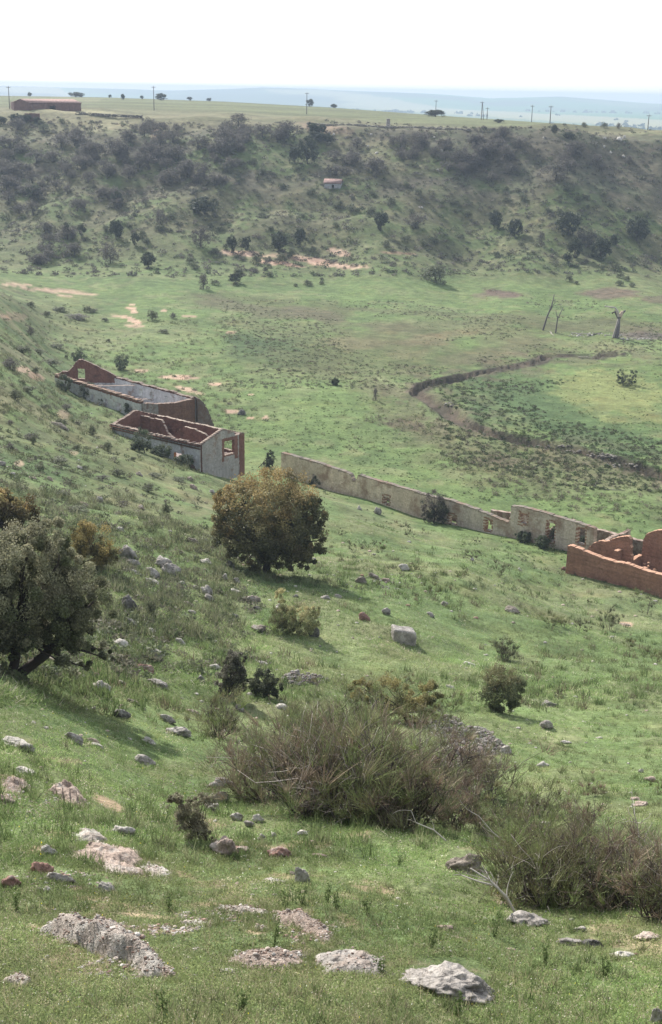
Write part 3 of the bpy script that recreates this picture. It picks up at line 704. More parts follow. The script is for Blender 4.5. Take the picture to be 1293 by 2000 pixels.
# ---- long cream wall building in the middle
def long_wall():
    base = [hit(p, r) for p, r in ((549, 911), (658, 962), (825, 1011), (920, 1033), (994, 1050), (1145, 1066), (1188, 1080))]
    A_, B_ = base[0], base[-1]
    D = (B_ - A_)[:2]; L_ = np.linalg.norm(D); d = D / L_
    # straight line fitted through the foot of the wall
    pts = np.array(base)[:, :2]; c0 = pts.mean(0); uu_, ss_, vt = np.linalg.svd(pts - c0); dr = vt[0] if vt[0] @ d > 0 else -vt[0]
    A_ = np.array([*(c0 + dr * ((pts[0] - c0) @ dr)), 0]); B_ = np.array([*(c0 + dr * ((pts[-1] - c0) @ dr)), 0]); L_ = np.linalg.norm((B_ - A_)[:2])
    sh = np.array([dr[1], -dr[0]]) * 1.25; A_[:2] += sh; B_[:2] += sh
    u0 = float(ray(552, 898)[0]); k0 = (A_[0] - u0 * A_[1]) / (u0 * dr[1] - dr[0]); A_[:2] += dr * k0; L_ = np.linalg.norm((B_ - A_)[:2])
    zA = min(p[2] for p in base[:2]) - .8; zB = min(p[2] for p in base[-2:]) - .8
    zs = (zB - zA) / L_
    tops = [(555, 883), (620, 901), (687, 924), (692, 937), (697, 938), (703, 926), (760, 943), (816, 959), (850, 969), (880, 975), (930, 992), (994, 1018), (997.5, 1018), (998, 985), (1030, 990), (1061, 998), (1100, 1010), (1140, 1022), (1188, 1038)]
    S_, T_ = [], []
    for p, r in tops:
        u, _ = ray(p, r)
        # intersection of the vertical sight plane x = u*y with the wall line
        k = (A_[0] - u * A_[1]) / (u * dr[1] - dr[0]); y = A_[1] + dr[1] * k
        S_.append(float(k)); T_.append(zat(p, r, y) - (zA + zs * k))
    org = np.array([*((A_ + B_) / 2)[:2], (zA + zB) / 2])
    root = empty("ruined_stable", org, "long cream plastered ruin wall with dark window holes running across the valley floor", "ruined stable")
    r = rag(21, .07)
    hmax = max(T_) + .3
    def sx(p, rr):
        u, _ = ray(p, rr); return float((A_[0] - u * A_[1]) / (u * dr[1] - dr[0])), 
    def hole(p, rt, rb, wpx):
        s0 = sx(p - wpx / 2, (rt + rb) / 2)[0]; s1 = sx(p + wpx / 2, (rt + rb) / 2)[0]; y = A_[1] + dr[1] * (s0 + s1) / 2
        zz = zA + zs * (s0 + s1) / 2; return s0, s1, zat(p, rb, y) - zz, zat(p, rt, y) - zz
    HO = [hole(758, 969, 983, 12), hole(887, 1006, 1022, 13), hole(957, 1016, 1034, 11), hole(1026, 1003, 1022, 12), hole(1079, 1020, 1056, 15), hole(1138, 1032, 1062, 15), hole(617, 926, 934, 8)]
    def fl(S, H):
        m = (H < np.interp(S, S_, T_) + r(S))
        for a_, b_, c_, e_ in HO: m &= ~((S > a_) & (S < b_) & (H > c_) & (H < e_))
        return m
    def cf(s, h, sd):
        tp = float(np.interp(s, S_, T_))
        if sd == 2: return np.array([.20, .17, .14])
        for a_, b_, c_, e_ in HO[:6]:
            if a_ - .25 < s < b_ + .15 and c_ - .2 < h < e_ + .3: return np.array([.26, .15, .10]) if (s * 7.3 + h * 3.1) % 1 < .55 else CREAM * .8
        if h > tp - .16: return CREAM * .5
        k = fbm(np.array([s]), np.array([h]), 5, 2, 2)[0]
        return CREAM * (.85 + .3 * k) if s < S_[9] else CREAM * .9 * np.array([.92, .95, 1.0])
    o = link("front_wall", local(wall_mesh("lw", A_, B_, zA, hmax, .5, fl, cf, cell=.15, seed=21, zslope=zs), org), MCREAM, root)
    tag(o, "cream plastered front wall, taller at its right end")
    nr = np.array([-dr[1], dr[0]]); 
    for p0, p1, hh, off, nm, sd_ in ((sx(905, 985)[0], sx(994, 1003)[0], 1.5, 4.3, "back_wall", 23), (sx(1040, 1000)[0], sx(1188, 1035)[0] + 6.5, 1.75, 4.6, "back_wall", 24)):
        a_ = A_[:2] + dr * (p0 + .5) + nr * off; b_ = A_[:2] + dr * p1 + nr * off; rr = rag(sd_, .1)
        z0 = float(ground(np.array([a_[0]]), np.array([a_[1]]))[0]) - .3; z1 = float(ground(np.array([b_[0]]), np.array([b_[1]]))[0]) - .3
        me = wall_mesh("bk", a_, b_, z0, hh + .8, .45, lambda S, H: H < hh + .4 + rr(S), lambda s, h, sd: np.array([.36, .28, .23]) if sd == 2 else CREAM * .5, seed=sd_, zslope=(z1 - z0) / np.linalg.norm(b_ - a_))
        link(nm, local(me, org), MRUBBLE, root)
    for q in range(1):  # low dark wall hidden behind the front one, added so its holes look dark
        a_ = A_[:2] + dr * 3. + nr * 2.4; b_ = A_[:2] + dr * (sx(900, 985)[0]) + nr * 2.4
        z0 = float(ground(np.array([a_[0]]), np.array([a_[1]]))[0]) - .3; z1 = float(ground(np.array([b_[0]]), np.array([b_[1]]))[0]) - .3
        me = wall_mesh("hole_backing", a_, b_, z0, 2.4, .4, lambda S, H: H < 1.5 + rag(27, .25, 1.5)(S), lambda s, h, sd: CREAM * .42, cell=.25, seed=27, zslope=(z1 - z0) / np.linalg.norm(b_ - a_))
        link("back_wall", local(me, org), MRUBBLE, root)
    for k, hh in ((sx(994, 1010)[0], 2.2), (sx(1075, 1005)[0], 2.0), (sx(1188, 1040)[0] - .3, 2.1)):
        a_ = A_[:2] + dr * k + nr * .3; b_ = a_ + nr * 4.1; z0 = float(ground(np.array([a_[0]]), np.array([a_[1]]))[0]) - .3; rr = rag(int(k), .15)
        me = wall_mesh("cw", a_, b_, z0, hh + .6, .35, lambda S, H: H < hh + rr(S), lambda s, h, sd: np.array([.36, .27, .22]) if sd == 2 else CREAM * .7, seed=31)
        link("cross_wall", local(me, org), MRUBBLE, root)
long_wall()

# ---- red adobe ruin at the right edge
def adobe():
    A_ = hit(1107, 1119); Bp = hit(1293, 1167); d = (Bp - A_)[:2]; L0 = np.linalg.norm(d); d = d / L0; L_ = L0 * 1.5
    B_ = A_[:2] + d * L_; zA = A_[2] - .5; zs = (Bp[2] - .5 - zA) / L0
    nr = np.array([-d[1], d[0]])
    def prof(tops, A2, dd, za, zsl):
        S_, T_ = [], []
        for p, r in tops:
            u, _ = ray(p, r); k = (A2[0] - u * A2[1]) / (u * dd[1] - dd[0]); y = A2[1] + dd[1] * k
            S_.append(float(k)); T_.append(zat(p, r, y) - (za + zsl * k))
        return S_, T_
    root = empty("adobe_ruin", [*A_[:2], zA], "roofless ruin of low red adobe walls with ragged sunlit tops at the right edge", "ruined house")
    S_, T_ = prof([(1111, 1064), (1120, 1065), (1146, 1076), (1179, 1088), (1205, 1096), (1228, 1100), (1261, 1112), (1293, 1121)], A_[:2], d, zA, zs)
    r = rag(41, .06)
    col = lambda s, h, sd: ADOBET if sd == 2 else ADOBE * (.72 + .5 * float(fbm(np.array([s]), np.array([h * 2.]), 1.6, 4, 1)[0])) * (1 - .13 * (((h / .42) % 1) < .22))
    o = link("front_wall", local(wall_mesh("aw", A_[:2], B_, zA, max(T_) + .4, .5, lambda S, H: H < np.interp(S, S_, T_) + r(S), col, cell=.13, seed=41, zslope=zs), root.location), MADOBE, root)
    tag(o, "long red front wall stepping down to the right")
    # inner wall, rounded tops
    A2 = A_[:2] + nr * 3.4; za = zA
    S2, T2 = prof([(1146, 1085), (1149, 1070), (1160, 1060), (1176, 1054), (1184, 1057), (1188, 1056), (1204, 1049), (1218, 1047), (1229, 1046), (1234, 1052), (1236, 1086)], A2, d, za, zs)
    r2 = rag(42, .05); a_ = A2 + d * S2[0]
    T2f = lambda S: np.interp(S + S2[0], S2, T2)
    link("inner_wall", local(wall_mesh("iw", a_, A2 + d * S2[-1], za + zs * S2[0], max(T2) + .3, .4, lambda S, H: H < T2f(S) + r2(S), col, cell=.13, seed=42, zslope=zs), root.location), MADOBE, root)
    A3 = A_[:2] + nr * 5.6
    S3, T3 = prof([(1254, 1095), (1256, 1058), (1263, 1042), (1278, 1036), (1293, 1034), (1330, 1033)], A3, d, za, zs)
    T3f = lambda S: np.interp(S + S3[0], S3, T3)
    link("back_wall", local(wall_mesh("bw2", A3 + d * S3[0], A3 + d * (S3[-1] + 4), za + zs * S3[0], max(T3) + .3, .4, lambda S, H: H < T3f(S) + r2(S), col, cell=.13, seed=43, zslope=zs), root.location), MADOBE, root)
    # low cross wall remnants
    for s_, l_, hh in ((S2[-1] - .3, 2.2, 1.3), (6.4, 1.6, 1.75), (S2[0] + 3.3, -0.9, 2.4)):
        p = A_[:2] + d * s_ + nr * (3.4 if l_ > 0 and hh < 1.5 else (.3 if l_ > 0 else 3.2)); q = p + nr * l_
        rr = rag(int(hh * 10), .25, .5)
        link("cross_wall", local(wall_mesh("xw", p, q, zA + zs * s_, hh + .7, .35, lambda S, H: H < hh + .3 + rr(S), col, cell=.13, seed=44), root.location), MADOBE, root)
    # fallen brick rubble between the two standing walls
    a = Acc(); rng = np.random.default_rng(5)
    for k in range(90):
        p = A_[:2] + d * (S2[-1] + rng.normal(.6, .5)) + nr * rng.uniform(3.2, 5.6); z = float(ground(p[:1], p[1:])[0]) + abs(rng.normal(.0, .7))
        q = p + rng.normal(0, .12, 2); beam_box(a, [*p, z], [*q, z + rng.normal(0, .06)], .2, .14, ADOBET * rng.uniform(.6, 1.3))
    tag(link("fallen_bricks", local(a.mesh("fb"), root.location), MADOBE, root), kind="stuff")
adobe()

# ---- farm ruin on the mesa, little hut, marker pillar, dry stone wall, poles
def small_building(name, label, cat, corners, hpx, roofh, mat, col, rcol=None, notch=None, group=None):
    """corners: pixel foot points front-left, front-right ; depth metres"""
    (ax, ay), (bx, by), dep = corners
    A_ = hit(ax, ay); B_ = hit(bx, by); z0 = min(A_[2], B_[2]) - .4; Hh = hpx / pxm(A_) + .4
    d = (B_ - A_)[:2]; L_ = np.linalg.norm(d); d /= L_; nr = np.array([-d[1], d[0]])
    root = empty(name, [*((A_ + B_) / 2)[:2], z0], label, cat, group)
    r = rag(int(ax) % 50, .15 if roofh == 0 else .02, 1.2)
    def fl(S, H):
        m = H < Hh + r(S)
        for (a_, b_, h0, h1) in (notch or []): m &= ~((S / L_ > a_) & (S / L_ < b_) & (H / Hh > h0) & (H / Hh < h1))
        return m
    cc = lambda s, h, sd: col * (1.3 if sd == 2 else 1)
    link("front_wall", local(wall_mesh("w", A_[:2], B_[:2], z0, Hh + .3, .4, fl, cc, cell=.35, seed=7), root.location), mat, root)
    C2 = A_[:2] + nr * dep; D2 = B_[:2] + nr * dep
    link("back_wall", local(wall_mesh("w", D2, C2, z0, Hh + .3, .4, lambda S, H: H < Hh + r(S), cc, cell=.35, seed=8), root.location), mat, root)
    gf = lambda S, H: H < Hh + roofh * (1 - abs(S / dep - .5) * 2)
    link("side_wall", local(wall_mesh("w", B_[:2], D2, z0, Hh + roofh + .3, .4, gf, cc, cell=.35, seed=9), root.location), mat, root)
    link("side_wall", local(wall_mesh("w", C2, A_[:2], z0, Hh + roofh + .3, .4, gf, cc, cell=.35, seed=10), root.location), mat, root)
    if rcol is not None:
        a = Acc(); zt = z0 + Hh
        for s0, s1, z_0, z_1 in ((-.4, dep / 2, zt - .05, zt + roofh + .1), (dep + .4, dep / 2, zt - .05, zt + roofh + .1)):
            P = lambda e, s, z: np.array([*(A_[:2] + d * (e * L_ + (e * 2 - 1) * .4) + nr * s), z])
            q = [P(0, s0, z_0), P(1, s0, z_0), P(1, s1, z_1), P(0, s1, z_1)]; q2 = [v + np.array([0, 0, .18]) for v in q]
            V = np.array(q + q2); Fc = [(0, 1, 2), (0, 2, 3), (4, 6, 5), (4, 7, 6)]
            for i in range(4):
                j = (i + 1) % 4; Fc += [(i, i + 4, j + 4), (i, j + 4, j)]
            a.add(V, Fc, rcol)
        link("roof", local(a.mesh("roof"), root.location), MBRICK, root)
    return root
BR2 = BRICK * .75 + .02
small_building("farm_shed", "low red brick farm shed with a shallow tiled roof on the mesa edge", "farm shed", ((58, 215), (158, 217), 9), 15, 1.0, MBRICK, BR2, np.array([.30, .19, .16]), notch=[(.15, .28, .1, .7), (.38, .5, .25, .75)])
small_building("ruined_outbuilding", "roofless red brick outbuilding left of the farm shed on the mesa edge", "ruined outbuilding", ((22, 212), (56, 215), 6), 12, 0, MBRICK, BR2, notch=[(.2, .35, .4, 2), (.7, .8, .3, 1.2)])
small_building("ruined_wall", "short broken brick wall below the farm shed at the mesa edge", "wall", ((50, 236), (74, 236), 1.5), 14, 0, MBRICK, BR2, notch=[(.0, .3, .6, 2)])
small_building("stone_hut", "small pale hut with dull reddish roof halfway up the far slope", "hut", ((634, 367), (664, 368), 4), 9, .9, MPLASTER, PLASTW * .62, np.array([.24, .16, .14]), notch=[(.45, .6, .1, .8)])
def pillar():
    P = hit(758, 248); s = 1 / pxm(P); a = Acc(); z = -.3; rng = np.random.default_rng(8)
    for k, (w_, h_) in enumerate(((8.5, 4), (7.4, 4), (7.2, 4), (6.6, 3.5), (7.2, 2))):
        beam_box(a, [-w_ * s / 2, 0, z + h_ * s / 2], [w_ * s / 2, 0, z + h_ * s / 2], w_ * s, h_ * s * .98, np.array([.30, .27, .25]) * rng.uniform(.8, 1.15)); z += h_ * s
    o = link("stone_pillar", a.mesh("stone_pillar"), MROCK, loc=P); tag(o, "squat stone pillar standing on the mesa edge by the dry stone wall", "pillar")
pillar()
def dry_wall(pxs, hpx, label, name="dry_stone_wall", col=(.30, .27, .23)):
    pts = [hit(p, r) for p, r in pxs]; a = Acc(); rng = np.random.default_rng(len(pxs))
    for p, q in zip(pts[:-1], pts[1:]):
        L = np.linalg.norm(q - p); n_ = int(L / .55)
        for k in range(n_):
            b = p + (q - p) * k / n_; h_ = hpx / pxm(b)
            for lay in range(3):
                if rng.random() < .12 * lay: continue
                c = b + np.array([rng.normal(0, .1), rng.normal(0, .15), h_ * (lay + .4) / 3]); w_ = rng.uniform(.45, .8)
                beam_box(a, c - [w_ / 2, rng.normal(0, .1), 0], c + [w_ / 2, 0, rng.normal(0, .05)], rng.uniform(.4, .7), h_ / 3 * rng.uniform(.8, 1.1), np.asarray(col) * rng.uniform(.45, 1.3))
    o = link(name, local(a.mesh(name), pts[0]), MROCK, loc=pts[0]); return tag(o, label, "dry stone wall")
dry_wall([(600, 243), (640, 246), (700, 246), (750, 250), (830, 251), (920, 256)], 4, "long low dry stone wall along the mesa edge beneath the pillar")
dry_wall([(150, 223), (200, 227), (280, 231)], 5, "dark dry stone wall on the mesa edge right of the farm shed", col=(.15, .13, .12))
def pole(px, top, bot, label, tall=False):
    P = hit(px, bot); h_ = (bot - top) / pxm(P) * 1.02
    root = empty("utility_pole", P, label, "utility pole", "utility poles on the mesa")
    a = Acc(); a.tube([[0, 0, -.5], [0, 0, h_ * .5], [0, 0, h_]], [.17, .14, .11], (.13, .11, .10), 7)
    if tall: a.tube([[.9, 0, -.5], [.5, 0, h_ * .5], [.1, 0, h_ * .96]], [.15, .13, .11], (.13, .11, .10), 7)
    link("post", a.mesh("post"), MBARK, root)
    a = Acc(); beam_box(a, [-.75, 0, h_ - .35], [.75, 0, h_ - .35], .14, .14, (.12, .10, .09)); link("crossarm", a.mesh("crossarm"), MBARK, root)
    for dx in (-.65, 0, .65):
        a = Acc(); z = h_ - .28 if dx else h_
        a.tube([[dx, 0, z], [dx, 0, z + .12], [dx, 0, z + .25]], [.05, .09, .05], (.45, .42, .38), 6); link("insulator", a.mesh("insulator"), MROCK, root)
POLES = [(19, 172, 213, "leftmost utility pole, rising behind the ruined outbuilding", 0), (301, 172, 216, "tall utility pole on the mesa between the farm shed and the pillar", 0), (599, 184, 223, "utility pole on the mesa just left of a round bush", 0),
         (851, 192, 220, "utility pole rising behind the long dark hedge bush on the mesa", 0), (940, 201, 234, "double legged utility pole on the mesa, right of the hedge bush", 1), (951, 212, 234, "short utility pole close beside the double legged pole", 0),
         (1038, 208, 239, "utility pole left one of the close pair on the right of the mesa", 0), (1074, 209, 241, "utility pole right one of the close pair on the right of the mesa", 0), (1265, 226, 254, "rightmost utility pole, alone near the right picture edge", 0)]
for p in POLES: pole(*p)
# ------------------------------------------------------------------ trees and shrubs
BARK = np.array([.055, .045, .038]); BARKG = np.array([.20, .175, .15])
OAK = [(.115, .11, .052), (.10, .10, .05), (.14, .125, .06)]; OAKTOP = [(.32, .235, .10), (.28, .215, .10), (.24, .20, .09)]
GREY = [(.145, .15, .085), (.115, .125, .065), (.18, .175, .105)]; YEL = [(.16, .13, .05), (.13, .11, .045), (.10, .095, .04)]
def tree(name, label, cat, base, crown_px, lobes, leafn, leafs, cols, seed, topcol=None, trunks=((0, 0, .5),), group=None, clump=.2, tr=.16, inner=.45, jit=.25, limbs=9, nclump=90, flat=-.55, depthf=1.0, skirt=True):
    """crown_px: list of (cx, cy, rx, ry) in photo pixels, measured against the foot point"""
    P = hit(*base); s = 1 / pxm(P); rng = np.random.default_rng(seed); cosp = .93
    root = empty(name, P, label, cat, group)
    if skirt:
        flat = -1.0; nclump = int(nclump * 1.6); clump *= 1.15; leafn = int(leafn * 2.2); leafs *= .72; cols = [tuple(v * 1.45 for v in c_) for c_ in cols]; topcol = [tuple(v * 1.2 for v in c_) for c_ in topcol] if topcol else None
        lobes = lobes + [(cx, (cy + base[1]) / 2, rx * .8, max((base[1] - cy) / 2 * 1.05, 3)) for (cx, cy, rx, ry) in lobes if cy + ry * .5 < base[1]]
    tk = Acc(); cr = Acc(); tot = sum(l[2] * l[3] for l in lobes)
    ends = []
    for (cx, cy, rx, ry) in lobes:
        c = np.array([(cx - base[0]) * s, 0, (base[1] - cy) * s / cosp]); r = np.array([rx * s, rx * s * depthf, ry * s / cosp])
        w_ = rx * ry / tot
        cc = crown(cr, c, r, max(int(nclump * w_), 8), int(leafn * w_), leafs, cols, rng, clump=clump, inner=inner, topcol=topcol, jit=jit, flat=flat)
        ends.append((c, r, cc))
    for k, (dx, lean, top) in enumerate(trunks):
        c, r, cc = ends[min(k, len(ends) - 1)]
        a0 = np.array([dx * s, 0, -.25]); a1 = np.array([c[0] * top + lean * s, c[1] * .3, c[2] * top])
        limb(tk, a0, a1, tr, tr * .7, BARK, rng, .06, 6, 8)
        for e in cc[rng.choice(len(cc), min(limbs, len(cc)), False)]:
            limb(tk, a1, a1 + (e - a1) * .9, tr * .5, tr * .12, BARK, rng, .1, 5, 5)
    for c, r, cc in ends[len(trunks):]:
        for e in cc[rng.choice(len(cc), min(4, len(cc)), False)]:
            limb(tk, np.array([ends[0][0][0] * .5, 0, ends[0][0][2] * .4]), e, tr * .4, tr * .1, BARK, rng, .1, 5, 5)
    link("trunk", tk.mesh("trunk"), MBARK, root); link("crown", cr.mesh("crown"), MLEAF, root)
    return root
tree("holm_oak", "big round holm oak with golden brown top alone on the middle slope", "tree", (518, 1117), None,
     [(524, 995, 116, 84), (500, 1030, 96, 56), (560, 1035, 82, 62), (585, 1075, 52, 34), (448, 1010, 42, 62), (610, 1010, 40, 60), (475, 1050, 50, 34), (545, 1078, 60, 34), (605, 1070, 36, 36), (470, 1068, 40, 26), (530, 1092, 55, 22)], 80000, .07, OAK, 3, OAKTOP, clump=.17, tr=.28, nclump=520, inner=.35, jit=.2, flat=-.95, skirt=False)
tree("holm_oak", "large grey green holm oak with dark leaning trunks cut by the left edge", "tree", (18, 1322), None,
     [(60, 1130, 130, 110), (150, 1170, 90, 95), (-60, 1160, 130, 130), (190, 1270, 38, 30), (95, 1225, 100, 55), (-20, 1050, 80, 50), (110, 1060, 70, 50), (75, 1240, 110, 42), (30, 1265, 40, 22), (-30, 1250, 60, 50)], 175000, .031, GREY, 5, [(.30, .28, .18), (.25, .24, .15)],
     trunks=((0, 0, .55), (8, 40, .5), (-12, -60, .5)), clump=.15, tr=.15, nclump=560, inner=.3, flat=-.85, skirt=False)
tree("holm_oak", "golden brown oak crown showing behind the large left tree", "tree", (-2, 1075), None, [(25, 990, 62, 38), (-30, 985, 60, 42), (50, 1010, 35, 30)], 14000, .07, [(.13, .10, .045), (.10, .085, .04)], 7, OAKTOP, clump=.2, tr=.15, nclump=120, skirt=False)
tree("oak_shrub", "yellow ochre leafed shrub squeezed between the large left tree and grey boulders", "shrub", (195, 1112), None, [(180, 1052, 44, 34), (205, 1080, 34, 24), (160, 1035, 26, 20)], 9000, .055, YEL, 9, [(.26, .20, .075), (.22, .175, .07)], clump=.24, tr=.07, nclump=70)
tree("dark_shrub", "dark bushy tree standing against the cream wall", "shrub", (848, 1022), None, [(848, 983, 31, 28), (836, 996, 20, 18), (864, 995, 18, 17)], 6500, .07, [(.060, .055, .045), (.05, .055, .035)], 11, [(.10, .085, .07)], tr=.1, nclump=60, jit=.35)
tree("round_shrub", "round olive green shrub with a clear shadow on the right meadow", "shrub", (968, 1388), None, [(975, 1332, 50, 40), (955, 1350, 28, 26), (1000, 1340, 28, 30)], 8000, .045, [(.085, .095, .045), (.07, .08, .04), (.11, .115, .06)], 13, [(.15, .14, .07)], tr=.06, nclump=85, jit=.35, clump=.22)
tree("pale_shrub", "pale yellow green leafy shrub in front of the oak's shadow, beside a dark boulder", "shrub", (575, 1236), None, [(590, 1202, 34, 28), (546, 1172, 15, 30), (614, 1200, 16, 24), (562, 1205, 26, 24)], 7500, .05, [(.24, .235, .12), (.19, .20, .10)], 15, [(.40, .36, .19)], tr=.03, nclump=90, jit=.45)
tree("dark_shrub", "dark grey shrub with a tall twiggy top left of the stone pile", "shrub", (452, 1362), None, [(455, 1305, 30, 38), (440, 1330, 26, 28), (470, 1290, 18, 26)], 6500, .045, [(.07, .07, .045), (.055, .055, .04)], 17, [(.14, .13, .10)], tr=.05, nclump=70, jit=.45)
tree("dark_shrub", "low dark spreading shrub right of the taller twiggy shrub", "shrub", (525, 1362), None, [(512, 1328, 34, 24), (535, 1340, 20, 18), (492, 1335, 18, 18)], 5000, .045, [(.065, .07, .04), (.05, .055, .035)], 18, None, tr=.05, nclump=50, jit=.4)
tree("leafy_shrub", "yellow green leafy bush rising out of the back of the broom thicket", "shrub", (800, 1410), None, [(760, 1355, 55, 34), (810, 1375, 50, 40), (700, 1345, 40, 20), (840, 1350, 30, 30)], 11000, .045, [(.15, .14, .06), (.12, .12, .055)], 19, [(.22, .19, .08)], tr=.05, nclump=90, jit=.4)
tree("thorny_shrub", "scraggy small leaved shrub leaning over a rock in the left foreground", "shrub", (400, 1645), None, [(372, 1590, 34, 36), (345, 1560, 20, 26), (400, 1560, 30, 16), (385, 1620, 30, 22), (410, 1640, 16, 14)], 15000, .011, [(.20, .175, .12), (.15, .14, .09), (.27, .25, .17)], 21, None, tr=.016, nclump=190, jit=.5, clump=.22, inner=.15, skirt=False, limbs=24)
for (b, lob, lab) in (((500, 913), [(528, 893, 10, 14), (526, 905, 12, 10)], "small dark conifer like bush between the brick house and the cream wall"),
    ((283, 885), [(278, 858, 26, 22), (265, 865, 14, 14)], "dark green tree hiding the middle of the plastered house wall"),
    ((316, 893), [(315, 880, 24, 12)], "low dark bush right of the tree at the plastered house wall"),
    ((360, 912), [(358, 900, 26, 12)], "dark bramble under the orange window of the brick house"),
    ((450, 920), [(445, 915, 18, 10)], "bramble at the foot of the brick house gable"),
    ((130, 765), [(125, 748, 20, 18)], "dark bush at the left end of the long white ruin"),
    ((170, 780), [(172, 762, 18, 16)], "second dark bush along the long white ruin"),
    ((215, 795), [(212, 782, 22, 14)], "third dark bush along the long white ruin"),
    ((262, 815), [(262, 796, 22, 18)], "dark bush at the right end of the long white ruin"),
    ((235, 722), [(238, 705, 19, 14)], "grey green bush behind the long white ruin"),
    ((160, 712), [(155, 695, 18, 14)], "grey bush above the brick gable of the long white ruin"),
    ((618, 948), [(620, 938, 26, 9), (640, 952, 16, 7)], "dark ivy clump at the foot of the cream wall"),
    ((1218, 752), [(1212, 735, 13, 16), (1235, 735, 10, 16), (1222, 742, 16, 10)], "dark double headed bush on the pale green meadow inside the stream bend"),
    ((655, 752), [(655, 746, 9, 7)], "small dark bush in the meadow left of the stream"),
    ((1060, 1070), [(1060, 1058, 18, 12)], "green bush at the foot of the cream wall near the adobe ruin"),
    ((1020, 1058), [(1022, 1048, 20, 8)], "low bramble under the taller part of the cream wall"),
    ((1078, 1066), [(1079, 1045, 8, 18)], "dark bush growing out of a doorway in the cream wall"),
    ((1140, 1068), [(1138, 1055, 8, 9)], "dark weeds below the orange opening in the cream wall")):
    tree("wild_bush", lab, "bush", b, None, lob, 2600, .085, [(.05, .065, .035), (.06, .07, .045), (.075, .08, .05)], int(b[0]) + 31, None, tr=.05, nclump=40, jit=.35, limbs=4)

# --- prototypes for the far slope
def shrub_proto(kind, seed):
    rng = np.random.default_rng(seed); cr = Acc(); tk = Acc()
    if kind == "oak": cols = [(.055, .065, .042), (.065, .072, .046)]; nl, sz, cl = 3000, .062, .2
    elif kind == "bare": cols = [(.115, .10, .088), (.095, .085, .075), (.125, .115, .09)]; nl, sz, cl = 2300, .042, .24
    else: cols = [(.125, .14, .08), (.145, .15, .095)]; nl, sz, cl = 2000, .055, .24
    c = np.array([0, 0, .52 if kind == "oak" else .42]); r = np.array([.52, .52, .50 if kind == "oak" else .52])
    cc = crown(cr, c, r, 80, nl, sz * .62, cols, rng, clump=cl, inner=.25, jit=.4 if kind == 'oak' else .75, flat=-1.0)
    limb(tk, [0, 0, -.1], [0, 0, .35], .035, .025, BARK, rng, .05, 3, 5)
    for e in cc[:6]: limb(tk, np.array([0, 0, .3]), e * .95, .018, .006, BARK if kind != "bare" else BARKG * .6, rng, .08, 3, 4)
    return tk.mesh("trunk"), cr.mesh("crown")
PROTO = {k: [shrub_proto(k, 50 + i * 7 + len(k)) for i in range(4)] for k in ("oak", "bare", "scrub")}
def far_shrub(px, py, w_, h_, kind, label, group, i=0, cat="shrub"):
    P = hit(px, py)
    if P is None: return
    s = 1 / pxm(P); tm, cm = PROTO[kind][i % 4]
    for me, mt in ((tm, MBARK), (cm, MLEAF)):
        if not me.materials: me.materials.append(mt)
    root = empty({"oak": "holm_oak", "bare": "bare_shrub", "scrub": "green_shrub"}[kind], P, label, cat, group)
    root.scale = (w_ * s, w_ * s, h_ * s / .95); root.rotation_euler = (0, 0, (px * 1.7 + py) % 6.28)
    for nm, me in (("trunk", tm), ("crown", cm)):
        o = bpy.data.objects.new(nm, me); COL.objects.link(o); o.parent = root
